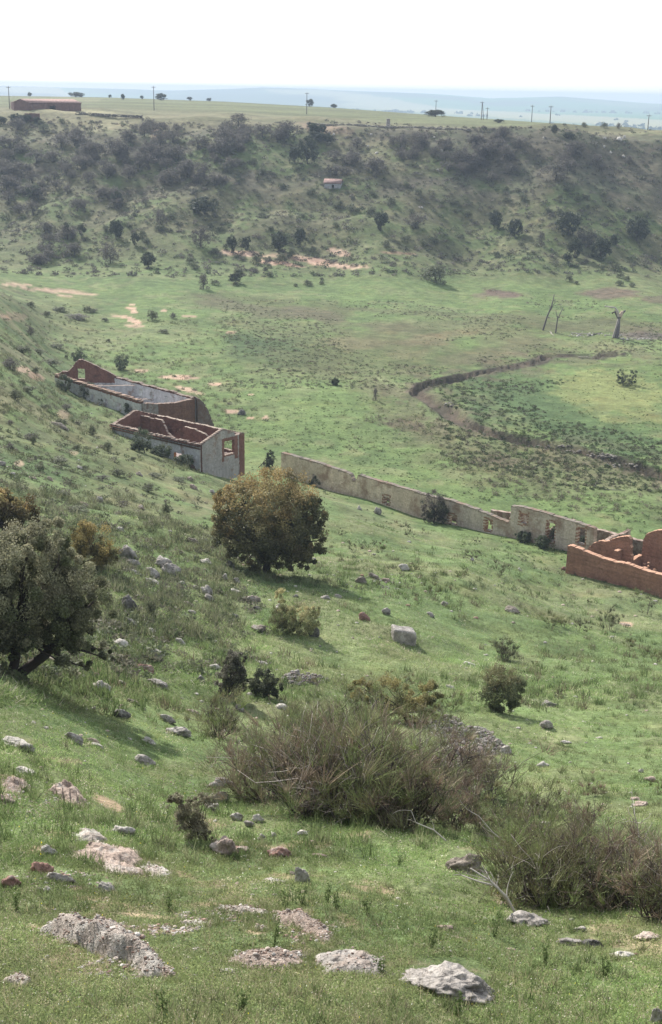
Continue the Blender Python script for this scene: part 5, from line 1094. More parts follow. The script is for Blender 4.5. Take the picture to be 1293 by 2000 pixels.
BIG = [
 (875, 1908, 205, 78, "g", "large rough grey boulder at the bottom right of the foreground, widest grey one", 0),
 (670, 1880, 175, 60, "g", "long rough grey and pinkish outcrop left of the widest grey boulder", 0),
 (520, 1868, 150, 40, "p", "pale gravelly outcrop at the bottom centre, left of the rough grey one", 1),
 (170, 1848, 170, 52, "w", "pale gravelly mound in the bottom left grass, upper end", 1),
 (275, 1895, 130, 46, "p", "reddish tail end of the gravelly mound in the bottom left grass", 1),
 (600, 1815, 120, 40, "p", "pinkish gravel bank above the rough grey outcrop", 1), (490, 1785, 140, 22, "p", "thin strip of pale gravel curving through the centre foreground", 1),
 (212, 1676, 150, 44, "w", "wide pale layered slab in the left foreground", 0), (182, 1640, 62, 26, "w", "flat whitish slab just above the wide layered slab", 0),
 (82, 1695, 48, 34, "r", "dark reddish boulder in the left foreground", 0), (22, 1720, 40, 30, "r", "reddish stone at the left edge beside the dark red boulder", 0),
 (96, 1658, 34, 26, "w", "whitish block above the dark reddish boulder", 0), (118, 1712, 60, 30, "g", "grey blocks right of the dark reddish boulder", 0), (205, 1730, 44, 22, "w", "white jagged stone below the wide layered slab", 0),
 (92, 1737, 18, 14, "w", "small white stone below the grey blocks", 0), (240, 1620, 52, 26, "g", "grey brown stone right of the whitish slab", 0), (25, 1926, 62, 26, "p", "flat pinkish stone in the bottom left corner", 0),
 (125, 1550, 84, 56, "p", "rough pinkish brown outcrop with dark lower end on the left", 0), (35, 1448, 70, 26, "w", "long pale flat rock at the left edge, below the large tree", 0), (52, 1503, 42, 16, "w", "small pale flat rock at the left edge below the long one", 0),
 (10, 1560, 44, 24, "p", "pale stones at the left edge beside bare soil", 0), (145, 1440, 36, 24, "g", "grey angular rock in the grass on the left", 0), (178, 1445, 34, 16, "p", "brownish flat stone touching the grey angular rock", 0),
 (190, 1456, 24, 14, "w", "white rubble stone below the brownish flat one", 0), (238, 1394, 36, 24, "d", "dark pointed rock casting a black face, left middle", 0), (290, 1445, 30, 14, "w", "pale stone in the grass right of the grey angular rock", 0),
 (283, 1482, 44, 26, "g", "pair like grey wedge rock in the grass, left middle", 0), (328, 1402, 32, 20, "g", "grey rock above a long sloping one", 0), (350, 1424, 50, 26, "g", "long grey sloping rock left of the broom thicket", 0),
 (430, 1525, 60, 26, "g", "smooth grey slab above the thorny shrub", 0), (432, 1556, 34, 24, "g", "broken grey rock under the smooth slab", 0), (415, 1575, 30, 20, "w", "white stone tucked behind the thorny shrub", 0),
 (462, 1594, 28, 20, "w", "pale pointed stone right of the thorny shrub", 0), (505, 1598, 30, 22, "w", "square whitish stone right of the thorny shrub", 0), (487, 1607, 20, 14, "g", "small grey stone between two whitish ones", 0),
 (435, 1650, 52, 40, "p", "pinkish boulder under the lower end of the thorny shrub", 0), (468, 1655, 40, 16, "r", "reddish flat stone right of the pinkish boulder", 0), (478, 1672, 18, 8, "w", "thin white chip below the reddish flat stone", 0),
 (545, 1662, 52, 30, "r", "dark reddish brown rock in the centre foreground", 0), (590, 1710, 32, 40, "w", "upright pale lichened stone in the centre foreground", 0), (591, 1625, 22, 12, "w", "small pale stone below the broom thicket", 0),
 (510, 1634, 16, 16, "w", "small upright white stone in the centre grass", 0), (534, 1630, 16, 12, "w", "tiny pale stone beside the small upright white one", 0), (612, 1645, 16, 12, "p", "small pinkish stone below the broom thicket", 0),
 (625, 1668, 34, 10, "p", "thin brown slab right of the reddish brown rock", 0), (530, 1718, 80, 14, "w", "low line of pale stones left of the upright one", 0), (445, 1895, 34, 12, "w", "flat white stone under the pale gravelly outcrop", 0),
 (1030, 1790, 82, 40, "g", "grey boulder at the foot of the lower right broom", 0), (905, 1678, 74, 46, "b", "brownish angular boulder under dead branches right of centre", 0), (1110, 1836, 60, 20, "g", "flat grey rock right of the boulder under the broom", 0),
 (1158, 1843, 40, 26, "d", "blue grey pointed rock beside the flat grey one", 0), (1212, 1862, 58, 26, "w", "pale wedge rock at the lower right", 0), (1242, 1866, 16, 12, "r", "small orange stone beside the pale wedge rock", 0),
 (1265, 1827, 60, 16, "p", "flat brownish stones at the lower right edge", 0), (870, 1810, 34, 14, "p", "pale flat stone in the grass left of the grey boulder", 0), (896, 1832, 34, 8, "p", "thin pinkish slab below the pale flat stone", 0), (998, 1852, 18, 6, "p", "tiny pinkish chip above the large grey boulder", 0),
 (1284, 1985, 30, 40, "g", "grey rock cut by the bottom right corner", 0), (1133, 1812, 30, 14, "w", "pale stone in the weeds right of the broom foot boulder", 0), (1060, 1608, 32, 12, "w", "pale slab among the small brooms on the right", 0),
 (1270, 1520, 26, 12, "p", "pinkish rock near the right edge above the branches", 0), (1250, 1568, 30, 12, "p", "pale pinkish flat rock near the right edge", 0), (1240, 1558, 22, 8, "p", "thin pinkish slab beside the pale pinkish flat rock", 0), (1252, 1505, 12, 9, "g", "small grey stone near the right edge", 0),
 (788, 1240, 48, 32, "g", "big squared pale grey stone block alone in the middle meadow", 0), (712, 1204, 24, 20, "r", "dark brown boulder at the rim of the oak shadow", 0), (754, 1193, 18, 16, "g", "grey stone right of the dark brown boulder", 0),
 (1000, 1190, 32, 17, "b", "flat topped brown grey boulder in the right meadow", 0), (790, 1108, 25, 16, "w", "pale boulder above the scattered stones, middle meadow", 0), (705, 1132, 24, 15, "b", "brownish rock left one of the scattered stone group", 0),
 (730, 1124, 24, 12, "b", "rock in the middle of the scattered stone group", 0), (755, 1132, 20, 10, "p", "pinkish rock right end of the scattered stone group", 0), (868, 1178, 16, 11, "g", "small grey rock in the middle meadow", 0), (841, 1200, 16, 10, "g", "low grey rock right of the squared block", 0),
 (1070, 1374, 36, 18, "g", "purplish grey rock right of the round shrub", 0), (1067, 1413, 28, 20, "g", "grey brown rock below the purplish one", 0), (915, 1294, 26, 9, "w", "pale flat stone above the round shrub", 0), (880, 1342, 20, 9, "w", "bright flat stone left of the round shrub", 0),
 (1105, 1448, 24, 9, "w", "pale flat stone in the right meadow", 0), (1060, 1492, 26, 16, "w", "pale angular stone in the right meadow", 0), (1172, 1440, 16, 6, "w", "tiny pale stone in the right meadow", 0), (986, 1462, 28, 22, "w", "pale stone at the right end of the rubble heap", 0),
 (1015, 1112, 8, 7, "w", "tiny white stone by a shrub in the meadow", 0), (922, 1092, 8, 7, "w", "bright white stone within the meadow shrub", 0), (1222, 1219, 20, 6, "p", "pink flat slab in the right meadow", 0), (1101, 1110, 12, 8, "r", "small reddish block left of the adobe ruin corner", 0),
 (472, 805, 17, 12, "d", "small black boulder beside a bright bare patch on the valley floor", 0), (738, 998, 16, 16, "g", "grey upright rock below the cream wall", 0), (702, 992, 10, 10, "w", "small pale stone left of the grey upright rock", 0), (635, 1165, 20, 10, "g", "grey stone lying in the oak shadow", 0), (577, 1163, 14, 8, "g", "small grey stone lying in the oak shadow, left one", 0), (660, 1164, 18, 10, "g", "grey stone in the oak shadow, right one", 0),
 (612, 1232, 26, 26, "d", "dark boulder beside the pale leafy shrub", 0), (505, 1226, 30, 16, "b", "brownish rock left of the pale leafy shrub", 0), (492, 1168, 36, 20, "b", "brown grey rock in front of the oak shadow, left side", 0), (462, 1155, 26, 12, "w", "pale rock left of the brown grey one", 0),
 (503, 1186, 20, 10, "d", "dark flat stone under the brown grey rock", 0), (457, 1202, 20, 10, "d", "dark stone on bare brown soil", 0), (403, 1152, 26, 22, "g", "pale grey pointed boulder with a smaller one below", 0), (408, 1166, 20, 14, "g", "smaller grey boulder under the pointed one", 0),
 (358, 1140, 18, 12, "g", "grey stone left of the pointed boulder", 0), (382, 1147, 18, 10, "g", "small stone touching the pointed boulder's left", 0), (369, 1180, 22, 14, "b", "brownish stone below the pointed boulder", 0), (375, 1195, 16, 10, "g", "bluish small stone below the brownish one", 0),
 (449, 1100, 18, 14, "d", "black rock at the left edge of the oak shadow", 0), (440, 1127, 12, 14, "w", "small upright white stone left of the oak shadow", 0), (462, 1133, 16, 12, "g", "small grey stone left rim of the oak shadow", 0), (402, 1095, 28, 12, "w", "smooth pale rock left of the black rock", 0), (378, 1055, 30, 13, "b", "flat brown rock above the smooth pale one", 0),
 (318, 1098, 38, 26, "g", "dark topped grey boulder, upper one of the left boulder pile", 0), (335, 1112, 36, 26, "g", "rounded grey boulder, right one of the left boulder pile", 0), (296, 1118, 34, 24, "g", "layered grey boulder, left one of the left boulder pile", 0), (298, 1135, 34, 14, "w", "flat pale rock at the bottom of the left boulder pile", 0),
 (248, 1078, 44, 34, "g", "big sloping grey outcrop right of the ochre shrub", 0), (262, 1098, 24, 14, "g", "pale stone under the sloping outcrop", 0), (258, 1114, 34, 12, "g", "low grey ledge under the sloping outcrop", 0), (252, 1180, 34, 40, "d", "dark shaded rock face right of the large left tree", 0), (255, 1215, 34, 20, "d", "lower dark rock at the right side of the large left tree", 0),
 (298, 1234, 16, 14, "w", "pale topped stone under the grey twiggy shrub", 0), (240, 1254, 34, 16, "w", "flat whitish rock right of the large left tree", 0), (305, 1275, 34, 20, "w", "whitish flat rock in the slope grass, left middle", 0), (353, 1252, 22, 14, "w", "small pale rock right of the whitish flat one", 0),
 (285, 1303, 38, 20, "r", "reddish white rock in the slope grass, left middle", 0), (310, 1333, 50, 20, "g", "long grey rock below the reddish white one", 0), (237, 1333, 16, 12, "b", "small brown stone left of the long grey rock", 0), (200, 1340, 36, 26, "w", "pale rock cluster below the large left tree", 0),
 (150, 1312, 34, 12, "p", "pinkish flat rock under the large left tree", 0), (188, 1318, 16, 12, "r", "small red stone under the large left tree", 0), (105, 1290, 30, 18, "p", "reddish rock beneath the large left tree's low branch", 0), (262, 1370, 26, 10, "b", "flat brown stone in the grass, left middle", 0),
 (420, 1302, 22, 14, "w", "pale rock left of the dark twiggy shrub", 0), (515, 1296, 22, 12, "w", "white stone above the low dark shrub", 0), (390, 1310, 22, 12, "b", "brownish stone left of the pale rock by the twiggy shrub", 0), (392, 1325, 16, 16, "d", "dark rock left of the dark twiggy shrub", 0),
 (488, 1356, 20, 10, "w", "white stone between the two dark shrubs", 0), (550, 1378, 28, 14, "w", "pale stone at the left rim of the broom thicket", 0), (467, 1382, 24, 16, "d", "dark rock at the left rim of the broom thicket", 0), (378, 1390, 30, 14, "p", "brown stone left of the small broom", 0),
 (158, 913, 18, 10, "w", "white rock on the rough left hillside above the ochre shrub", 0), (115, 828, 34, 13, "b", "flat brown rock on the rough left hillside below the long ruin", 0), (195, 975, 14, 12, "g", "grey stone on the rough left hillside", 0), (275, 990, 16, 10, "p", "pink stone in the middle of the rough left hillside", 0),
 (235, 1033, 20, 10, "w", "pale rock right above the ochre shrub", 0), (163, 985, 22, 12, "p", "brownish pink rock on the hillside above the ochre shrub", 0), (372, 935, 14, 10, "p", "pinkish stone on the slope below the brick house", 0), (378, 950, 18, 10, "p", "pale pinkish stone on the slope below the brick house", 0), (415, 960, 12, 8, "g", "grey stone on the slope just left of the big oak", 0),
 (272, 925, 14, 10, "b", "brown rock on the slope below the brick house's left end", 0), (65, 932, 18, 6, "p", "flat reddish stone on the left hillside", 0), (98, 935, 12, 9, "p", "small pink stone on the left hillside", 0), (25, 925, 14, 9, "w", "pale stone near the left edge on the hillside", 0), (5, 905, 16, 12, "g", "grey stone at the left edge on the hillside", 0),
]
def mound(px, py, rx, ry, ang, hpx, tone, label, seed, pebbles, name="rock_outcrop", cat="rock outcrop"):
    """low outcrop or gravel bank growing out of the slope, elongated at ang degrees down to the right"""
    O = hit(px, py); s = 1 / pxm(O); rng = np.random.default_rng(seed); n1, n2 = 96, 40
    a, b = np.meshgrid(np.linspace(-1.15, 1.15, n1), np.linspace(-1.15, 1.15, n2), indexing='ij'); ca, sa = math.cos(RAD(ang)), math.sin(RAD(ang))
    bend = -.25 * (a * a - .3)
    X = px + a * rx * ca - (b + bend * .0) * ry * sa; Y = py + a * rx * sa + (b - bend) * ry * ca
    P = rand_ground(X.ravel(), Y.ravel())
    q_ = noise3(np.stack([P[:, 0] / (rx * s) * 2.2 + seed, P[:, 1] / (rx * s) * 2.2, P[:, 2] * 0 + .5], 1)); q2 = noise3(np.stack([P[:, 0] * 9, P[:, 1] * 9, P[:, 2] * 9], 1)); q3 = noise3(P * 26.); q4 = noise3(P * 60.)
    d = np.sqrt(a.ravel() ** 2 + b.ravel() ** 2) + (q_ - .5) * .9 + (q2 - .5) * .3
    hh = (hpx * s * (1.7 if pebbles > 200 else 1.05)) * ((1 - sstep(.35, 1.0, d)) * (.55 + .9 * q_) * (.7 + .6 * q2) - sstep(.92, 1.02, d) * .5) + ((q2 - .5) * .03 + (q3 - .5) * .022 + (q4 - .5) * .012) * (d < 1)
    P[:, 2] += hh - .004
    i = (np.arange(n1 - 1)[:, None] * n2 + np.arange(n2 - 1)[None]).ravel(); Fc = np.concatenate([np.stack([i, i + n2, i + n2 + 1], 1), np.stack([i, i + n2 + 1, i + 1], 1)])
    keep = (d[Fc] < 1.12).all(1); Fc = Fc[keep]
    C = np.array(TONE[tone])[None] * (.7 + .6 * q3)[:, None]; w = sstep(.48, .62, q2)[:, None] * .5; C = C * (1 - w) + np.array(TONE["p"]) * w * 1.0
    root = empty(name, O, label, cat, "outcrops of the foreground")
    me = mesh_np(name, P - O, Fc, 3, C, False); link("bedrock", me, MGRAVEL if pebbles > 200 else MROCK, root)
    ii = np.nonzero(d < .98)[0]; A_ = Acc()
    for k_ in rng.choice(ii, pebbles):
        V, F2 = ICO[2] if rng.random() < .1 else ICO1; r_ = rng.uniform(.005, .013) * (2.4 if rng.random() < .05 else 1); A_.add(V * np.array([r_, r_ * .8, r_ * .6]) * rng.uniform(.7, 1.3, 3) + P[k_] - O + rng.normal(0, .012, 3) * [1, 1, .2], F2, np.array([(.44, .37, .32), (.52, .48, .43), (.30, .20, .16), (.36, .28, .23)][rng.integers(0, 4)]) * rng.uniform(.7, 1.25))
    tag(link("pebbles", A_.mesh("pebbles"), MROCK, root), kind="stuff")
ICO1 = ico(1)
MOUNDS = [(212, 1864, 142, 25, 23, 32, "w", "long pale gravelly mound in the bottom left grass", 3, 900), (318, 1912, 40, 12, 34, 9, "p", "reddish gravel tail at the lower end of the long pale mound", 4, 300),
 (525, 1872, 88, 19, -3, 14, "p", "rusty gravel outcrop at the bottom centre", 5, 420), (690, 1882, 90, 26, 10, 26, "g", "long rough grey outcrop with dark cracks between rusty gravel and grey boulder", 6, 160),
 (480, 1782, 66, 8, 5, 6, "w", "thin strip of pale gravel curving through the centre foreground", 7, 260), (590, 1812, 76, 17, 22, 12, "p", "pinkish gravel bank above the long rough grey outcrop", 8, 420),
 (215, 1672, 84, 20, 8, 20, "p", "wide brownish layered outcrop in the left foreground", 9, 120), (300, 1690, 40, 9, 12, 9, "w", "low whitish ledge at the right end of the layered outcrop", 10, 60),
 (180, 1640, 38, 12, 14, 12, "w", "flat whitish slab just above the layered outcrop", 11, 40), (132, 1548, 46, 18, 28, 18, "p", "rough pinkish brown outcrop lying downslope on the left", 12, 160),
 (30, 1535, 36, 18, 12, 8, "p", "pale crumbly outcrop at the left edge", 13, 240), (225, 1812, 50, 8, 2, 8, "w", "low line of white rubble above the long pale mound", 14, 160), (120, 1808, 42, 7, 0, 7, "w", "short line of pale rubble left of the white rubble line", 15, 120), (380, 1812, 50, 8, -4, 8, "w", "pale rubble hump right of the white rubble line", 16, 140),
 (510, 1820, 24, 6, 6, 5, "w", "small pale gravel patch above the rusty outcrop", 17, 80), (250, 1820, 34, 7, 6, 6, "p", "pinkish rubble between the white rubble line and the mound", 18, 80), (35, 1925, 40, 10, 2, 10, "w", "flat pale outcrop in the bottom left corner", 19, 60), (540, 1715, 46, 6, 10, 6, "w", "low line of pale stones left of the upright one", 20, 60)]
for m_ in MOUNDS: mound(*m_)
SKIP = {(670, 1880), (520, 1868), (170, 1848), (275, 1895), (600, 1815), (490, 1785), (212, 1676), (182, 1640), (25, 1926), (125, 1550), (530, 1718)}
BIG = [b for b in BIG if (b[0], b[1]) not in SKIP]
for b in BIG:
    nm = "squared_block" if b[0] == 788 else "rock"
    rock(b[0], b[1], b[2], b[3], b[4], b[5], "rocks on the slopes" if nm == "rock" else None, gravel=bool(b[6]), name=nm, yaw=.18 if nm != "rock" else None, cat="rock" if nm == "rock" else "stone block")
# pale boulders on the right mesa edge and stones in the far slope
for i, (x, y, w_, h_) in enumerate([(1181, 270, 7, 5), (1210, 271, 12, 7), (1219, 268, 8, 7), (1180, 286, 6, 5), (1193, 297, 6, 4), (1218, 305, 7, 5), (1063, 269, 6, 4), (848, 268, 5, 4), (862, 293, 6, 7), (855, 331, 6, 4), (822, 404, 10, 3), (648, 270, 6, 4), (652, 262, 5, 4), (700, 300, 6, 4), (718, 285, 6, 4), (640, 276, 12, 5), (725, 262, 6, 4), (735, 298, 8, 4)]):
    rock(x, y, w_, h_, "w", "white boulder on the bare right part of the mesa edge" if i < 7 else "pale stone showing on the upper far slope", "pale boulders of the mesa edge" if i < 7 else "pale stones of the far slope", sub=2)
# scattered small stones, each its own object
ro = np.random.default_rng(99)
REG = [(0, 640, 1400, 2000, 100, 8, 20, "small stone half buried in the left foreground grass"), (640, 1293, 1640, 2000, 26, 8, 20, "small stone half buried in the right foreground grass"), (200, 640, 1060, 1420, 84, 7, 16, "small grey stone strewn over the slope left of the oak shadow"),
       (0, 300, 760, 1000, 34, 5, 10, "small pale stone among tussocks of the rough left hillside"), (660, 1290, 1080, 1520, 34, 5, 12, "small pale stone scattered over the open right meadow")]
def sroc(px, py, w_, h_, tone, label, grp, k):
    P = hit(px, py)
    key = ("proto", k % 7, tone)
    if key not in RP:
        V, Fc = rock_shape(300 + k % 7, 3, .6); V = V * np.array([.5, .36, .3]); V[:, 2] += .08
        C = np.tile(np.array(TONE[tone]), (len(V), 1)) * (.75 + .5 * noise3(V * 5 + k))[:, None]; RP[key] = mesh_np("rock", V, Fc, 3, C, False); RP[key].materials.append(MROCK)
    o = bpy.data.objects.new("rock", RP[key]); COL.objects.link(o); s = w_ / pxm(P); o.location = P; o.scale = (s, s, s * h_ / w_ * 1.5); o.rotation_euler = (0.25 * (-1 if k % 2 else .3), .15, k * 1.3)
    tag(o, label, "rock", grp)
RP = {}; k = 0; KEEP = [42, 12, 36, 15, 15]; rest = Acc(); tn = list(TONE.values())
for (x0, x1, y0, y1, n_, a_, b_, lab), kp in zip(REG, KEEP):
    for i in range(n_):
        w_ = ro.uniform(a_, b_) * (.7 + .3 * ro.random()); X, Y = ro.uniform(x0, x1), ro.uniform(y0, y1); hh = w_ * ro.uniform(.4, .7)
        if i < kp: sroc(X, Y, w_, hh, "gwpwb"[int(ro.integers(0, 5))], lab, lab.replace("small stone", "small stones"), k); k += 1
m = 1500; px = ro.uniform(-80, 1380, m); py = ro.uniform(1040, 2100, m); keep = ro.random(m) < np.where(px < 660, .95, .4); P = rand_ground(px[keep], py[keep])
for p in P:
    V, Fc = ICO[2]; w_ = ro.uniform(3, 10) / pxm(p); V = V * (1 + .6 * (noise3(V * 1.8 + ro.uniform(0, 20, 3)) - .5))[:, None] * np.array([w_, w_ * .7, w_ * .5]) * .5
    rest.add(V + p + [0, 0, w_ * .05], Fc, np.array(tn[int(ro.choice(len(tn), p=[.25, .35, .2, .05, .02, .13]))]) * ro.uniform(1., 1.5))
tag(link("loose_stones", rest.mesh("loose_stones"), MROCK), "countless little stones sprinkled through the grass of the slopes", None, None, "stuff")
# rubble heaps
def heap(pxs, n_, smin, smax, label, tones=((.27, .24, .22), (.23, .18, .17), (.36, .33, .29)), up=.5):
    rng = np.random.default_rng(int(pxs[0][0])); a = Acc(); O = hit(pxs[0][0], pxs[0][1])
    for k_ in range(n_):
        cx, cy, rx, ry = pxs[rng.integers(0, len(pxs))]; th = rng.uniform(0, 6.28); q_ = rng.random() ** .5
        P = hit(cx + rx * q_ * math.cos(th), cy + ry * q_ * math.sin(th)); s = rng.uniform(smin, smax)
        V, Fc = ICO[2]; d = V * (1 + .5 * (noise3(V * 1.7 + rng.uniform(0, 20, 3)) - .5))[:, None] * np.array([s, s * .8, s * .6]) * .5
        a.add(d + P - O + [0, 0, rng.random() * up * (1 - q_)], Fc, np.array(tones[rng.integers(0, len(tones))]) * rng.uniform(.7, 1.2))
    o = link("rubble_heap", a.mesh("rubble_heap"), MROCK, loc=O); return tag(o, label, "rubble", None, "stuff")
heap([(600, 1330, 45, 9), (575, 1326, 25, 7)], 520, .05, .15, "low heap of small grey stones behind the broom thicket")
heap([(870, 1420, 36, 22), (920, 1445, 50, 26), (955, 1460, 30, 18), (885, 1480, 40, 20)], 1400, .06, .17, "heap of purplish grey rubble right behind the broom thicket")
heap([(1215, 910, 40, 4), (1185, 893, 30, 3), (1170, 889, 24, 3), (880, 790, 12, 3), (1130, 882, 30, 2), (1080, 872, 40, 2)], 130, .15, .5, "pale stones lining the stream bank", ((.27, .24, .20), (.22, .19, .16)), .1)
heap([(1150, 655, 40, 4), (1240, 662, 30, 2)], 60, .2, .5, "bleached stones and debris around the dead stump", ((.55, .50, .45), (.3, .27, .24)), .2)
heap([(690, 1130, 60, 16), (760, 1140, 40, 12)], 50, .08, .22, "scattered small rubble below the big oak", up=.05)
heap([(30, 1540, 40, 18), (130, 1560, 50, 20), (210, 1820, 160, 14), (430, 1790, 90, 12), (600, 1820, 60, 24), (240, 1890, 90, 24), (520, 1870, 80, 16), (300, 1550, 120, 30), (120, 1720, 100, 20), (60, 1580, 40, 30), (310, 1815, 80, 10)], 1500, .015, .05, "loose gravel and pebbles strewn around the foreground outcrops", ((.42, .34, .30), (.5, .46, .42), (.30, .2, .16)), .02)

# ------------------------------------------------------------------ brooms: sprays of thin green and brown stems
def strands(acc, base, n_, h_, spread, w_, cols, rng, lean=(0, 0), seg=3, curve=.25, bare=0.0, wb=None):
    th = rng.uniform(0, 2 * math.pi, n_); q_ = rng.random(n_) ** .6; L = h_ * rng.uniform(.55, 1.08, n_)
    out = np.stack([np.cos(th), np.sin(th)], 1) * (q_ * spread)[:, None] + np.array(lean)
    st = base[None] + np.concatenate([np.stack([np.cos(th), np.sin(th)], 1) * (q_ * spread * (.25 if wb is None else wb) * h_ * .5)[:, None], np.zeros((n_, 1)) - .05], 1)
    dirv = np.concatenate([out, np.ones((n_, 1))], 1); dirv /= np.linalg.norm(dirv, axis=1)[:, None]
    t0 = rng.uniform(bare * .5, bare + .25, n_) if bare else rng.uniform(0, .15, n_)
    side = np.cross(dirv, rdir(n_, rng)); side /= np.linalg.norm(side, axis=1)[:, None]
    bend = rdir(n_, rng) * (curve * L)[:, None] * .35
    pts = []
    for k_ in range(seg + 1):
        t = t0 + (1 - t0) * k_ / seg
        p = st + dirv * (L * t)[:, None] + bend * (t ** 2)[:, None] + np.array([0, 0, -.12]) * (L * t * t * q_)[:, None]
        ww = w_ * (1 - .75 * k_ / seg)
        pts.append((p - side * ww / 2, p + side * ww / 2))
    V = np.stack([x for pr in pts for x in pr], 1).reshape(-1, 3); m_ = 2 * (seg + 1)
    i = np.arange(n_)[:, None] * m_
    Fc = np.concatenate([np.concatenate([i + [2 * k_, 2 * k_ + 1, 2 * k_ + 3], i + [2 * k_, 2 * k_ + 3, 2 * k_ + 2]]) for k_ in range(seg)])
    C = np.asarray(cols)[rng.integers(0, len(cols), n_)] * rng.uniform(.7, 1.3, (n_, 1))
    acc.add(V, Fc, np.repeat(C, m_, 0))
BG = [(.19, .22, .09), (.16, .19, .08), (.22, .22, .11), (.20, .18, .10)]; BB = [(.24, .18, .13), (.21, .155, .115), (.27, .215, .15), (.19, .20, .10), (.17, .19, .09)]; BT = [(.085, .065, .055), (.12, .10, .085), (.06, .05, .045)]
def broom(px, py, w_, h_, n_, label, cols=BG, seed=1, group="broom bushes", stemw=.012, name="broom_bush", pale=0):
    P = hit(px, py); s = 1 / pxm(P); h = h_ * s / .93; W = w_ * s * .5; rng = np.random.default_rng(seed)
    root = empty(name, P, label, "bush", group); a = Acc(); b = Acc()
    tips = max(int(n_ / 26), 8); mains = max(tips // 5, 4); r0 = max(.011 * h, .006)
    big = n_ > 800
    for j in range(mains):
        th = j * 2.4 + rng.uniform(-.4, .4); q_ = rng.random() ** .5
        st = np.array([math.cos(th), math.sin(th), 0]) * q_ * W * .3; st[2] = -.04
        out = np.array([math.cos(th), math.sin(th)]) * q_ * W
        hh = h * (1 - .30 * q_ * q_) * rng.uniform(.55, .95)
        top = np.array([out[0], out[1], hh * .80])
        bc = np.array(BT[rng.integers(0, 3)]) * 1.3 if rng.random() > pale else np.array((.34, .30, .27))
        pts = limb(b, st, top, r0, r0 * .35, bc, rng, .14, 6, 4 if big else 3)
        for k_ in range(tips // mains + 1):
            i = rng.integers(2, len(pts)); o_ = rng.normal(0, .17 * h, 3) * [1, 1, .5] + [0, 0, .10 * h]; e_ = pts[i] + o_
            if big:
                limb(b, pts[i - 1], e_, r0 * .45, r0 * .18, bc * rng.uniform(.7, 1.2), rng, .2, 3, 3)
                for q in range(2): limb(b, pts[i - 1] + (e_ - pts[i - 1]) * rng.uniform(.3, .9), e_ + rng.normal(0, .13 * h, 3), r0 * .2, r0 * .09, bc * rng.uniform(.8, 1.6), rng, .25, 3, 3)
            m_ = int((19 if big else 22) * rng.uniform(.3, 1.7)); L = h * rng.uniform(.12, .32); up = rng.uniform(.3, 1.2)
            tint = np.array(cols[rng.integers(0, len(cols))]) * rng.uniform(.65, 1.4)
            strands(a, e_ - [0, 0, L * .2], m_, L, up, stemw * (1.1 if big else 1), [tuple(tint)], rng, lean=(out[0] / h * .5 + rng.normal(0, .35), out[1] / h * .35 + rng.normal(0, .35)), bare=.0, wb=.4, seg=2, curve=.5)
            if big and rng.random() < .5: leaves(a, e_ + rng.normal(0, L * .35, (14, 3)), stemw * 1.6, np.tile(tint * 1.25, (14, 1)), rng)
    link("stems", b.mesh("stems"), MTWIG, root); link("foliage", a.mesh("foliage"), MTWIG, root)
    return root
for i, (x, y, w_, h_, n_, c_, l_) in enumerate([
 (425, 1440, 90, 105, 1700, BG, "small green broom standing left of the dark rocks, beside the thicket"), (520, 1560, 210, 168, 4200, BB, "brownish broom with bare grey stems at the left end of the thicket"),
 (620, 1590, 200, 225, 5200, BB, "tall brown broom second from the left in the thicket"), (600, 1480, 160, 125, 3000, BG, "greenish broom rising behind the left brown brooms of the thicket"),
 (705, 1605, 210, 225, 5200, BG, "tall grey green broom in the middle of the thicket"), (790, 1620, 180, 180, 4200, BB, "dark brown broom right of the middle of the thicket"), (700, 1460, 190, 125, 3200, BG, "olive broom at the back of the thicket"),
 (850, 1560, 170, 165, 3200, BB, "brown twiggy broom at the right end of the thicket"), (935, 1560, 140, 140, 2600, BB, "purplish brown broom below the rubble heap"), (850, 1430, 70, 70, 900, BG, "small green broom left of the round shrub's shadow"), (775, 1345, 110, 40, 900, BG, "low green broom at the top rim of the thicket"),
 (880, 1385, 60, 50, 800, BG, "green broom tuft behind the rubble heap"), (1050, 1595, 110, 90, 1500, BG, "grey green broom on the slope right of the thicket"), (1130, 1625, 80, 80, 1300, BB, "brownish rounded broom right of the grey green one"), (1157, 1555, 56, 46, 800, BB, "small round brown broom in the right meadow"), (1280, 1552, 40, 36, 600, BG, "small green broom cut by the right edge"),
 (960, 1625, 130, 95, 1900, BG, "grey green broom filling the gap below the thicket's right end"), (880, 1620, 130, 120, 2400, BB, "brown broom at the lower right foot of the thicket"), (1020, 1665, 120, 85, 1600, BG, "low olive broom above the bleached branches"), (1100, 1690, 120, 95, 1900, BB, "reddish broom behind the nearest green broom"), (1210, 1690, 130, 90, 1900, BG, "grey olive broom behind the brown one at the lower right"),
 (1060, 1770, 230, 205, 5200, BG, "large green broom nearest the camera on the lower right"), (1180, 1770, 210, 190, 4600, BB, "large brown twiggy broom right of the nearest green one"), (1290, 1800, 160, 190, 3600, BB, "reddish brown broom cut by the lower right edge"), (980, 1650, 70, 60, 900, BG, "small broom between the thicket and the brownish angular boulder")]):
    broom(x, y, w_, h_, n_, l_, c_, 200 + i, stemw=.012 if y < 1500 else (.009 if y < 1680 else .006), pale=.15 if c_ is BB else .05)
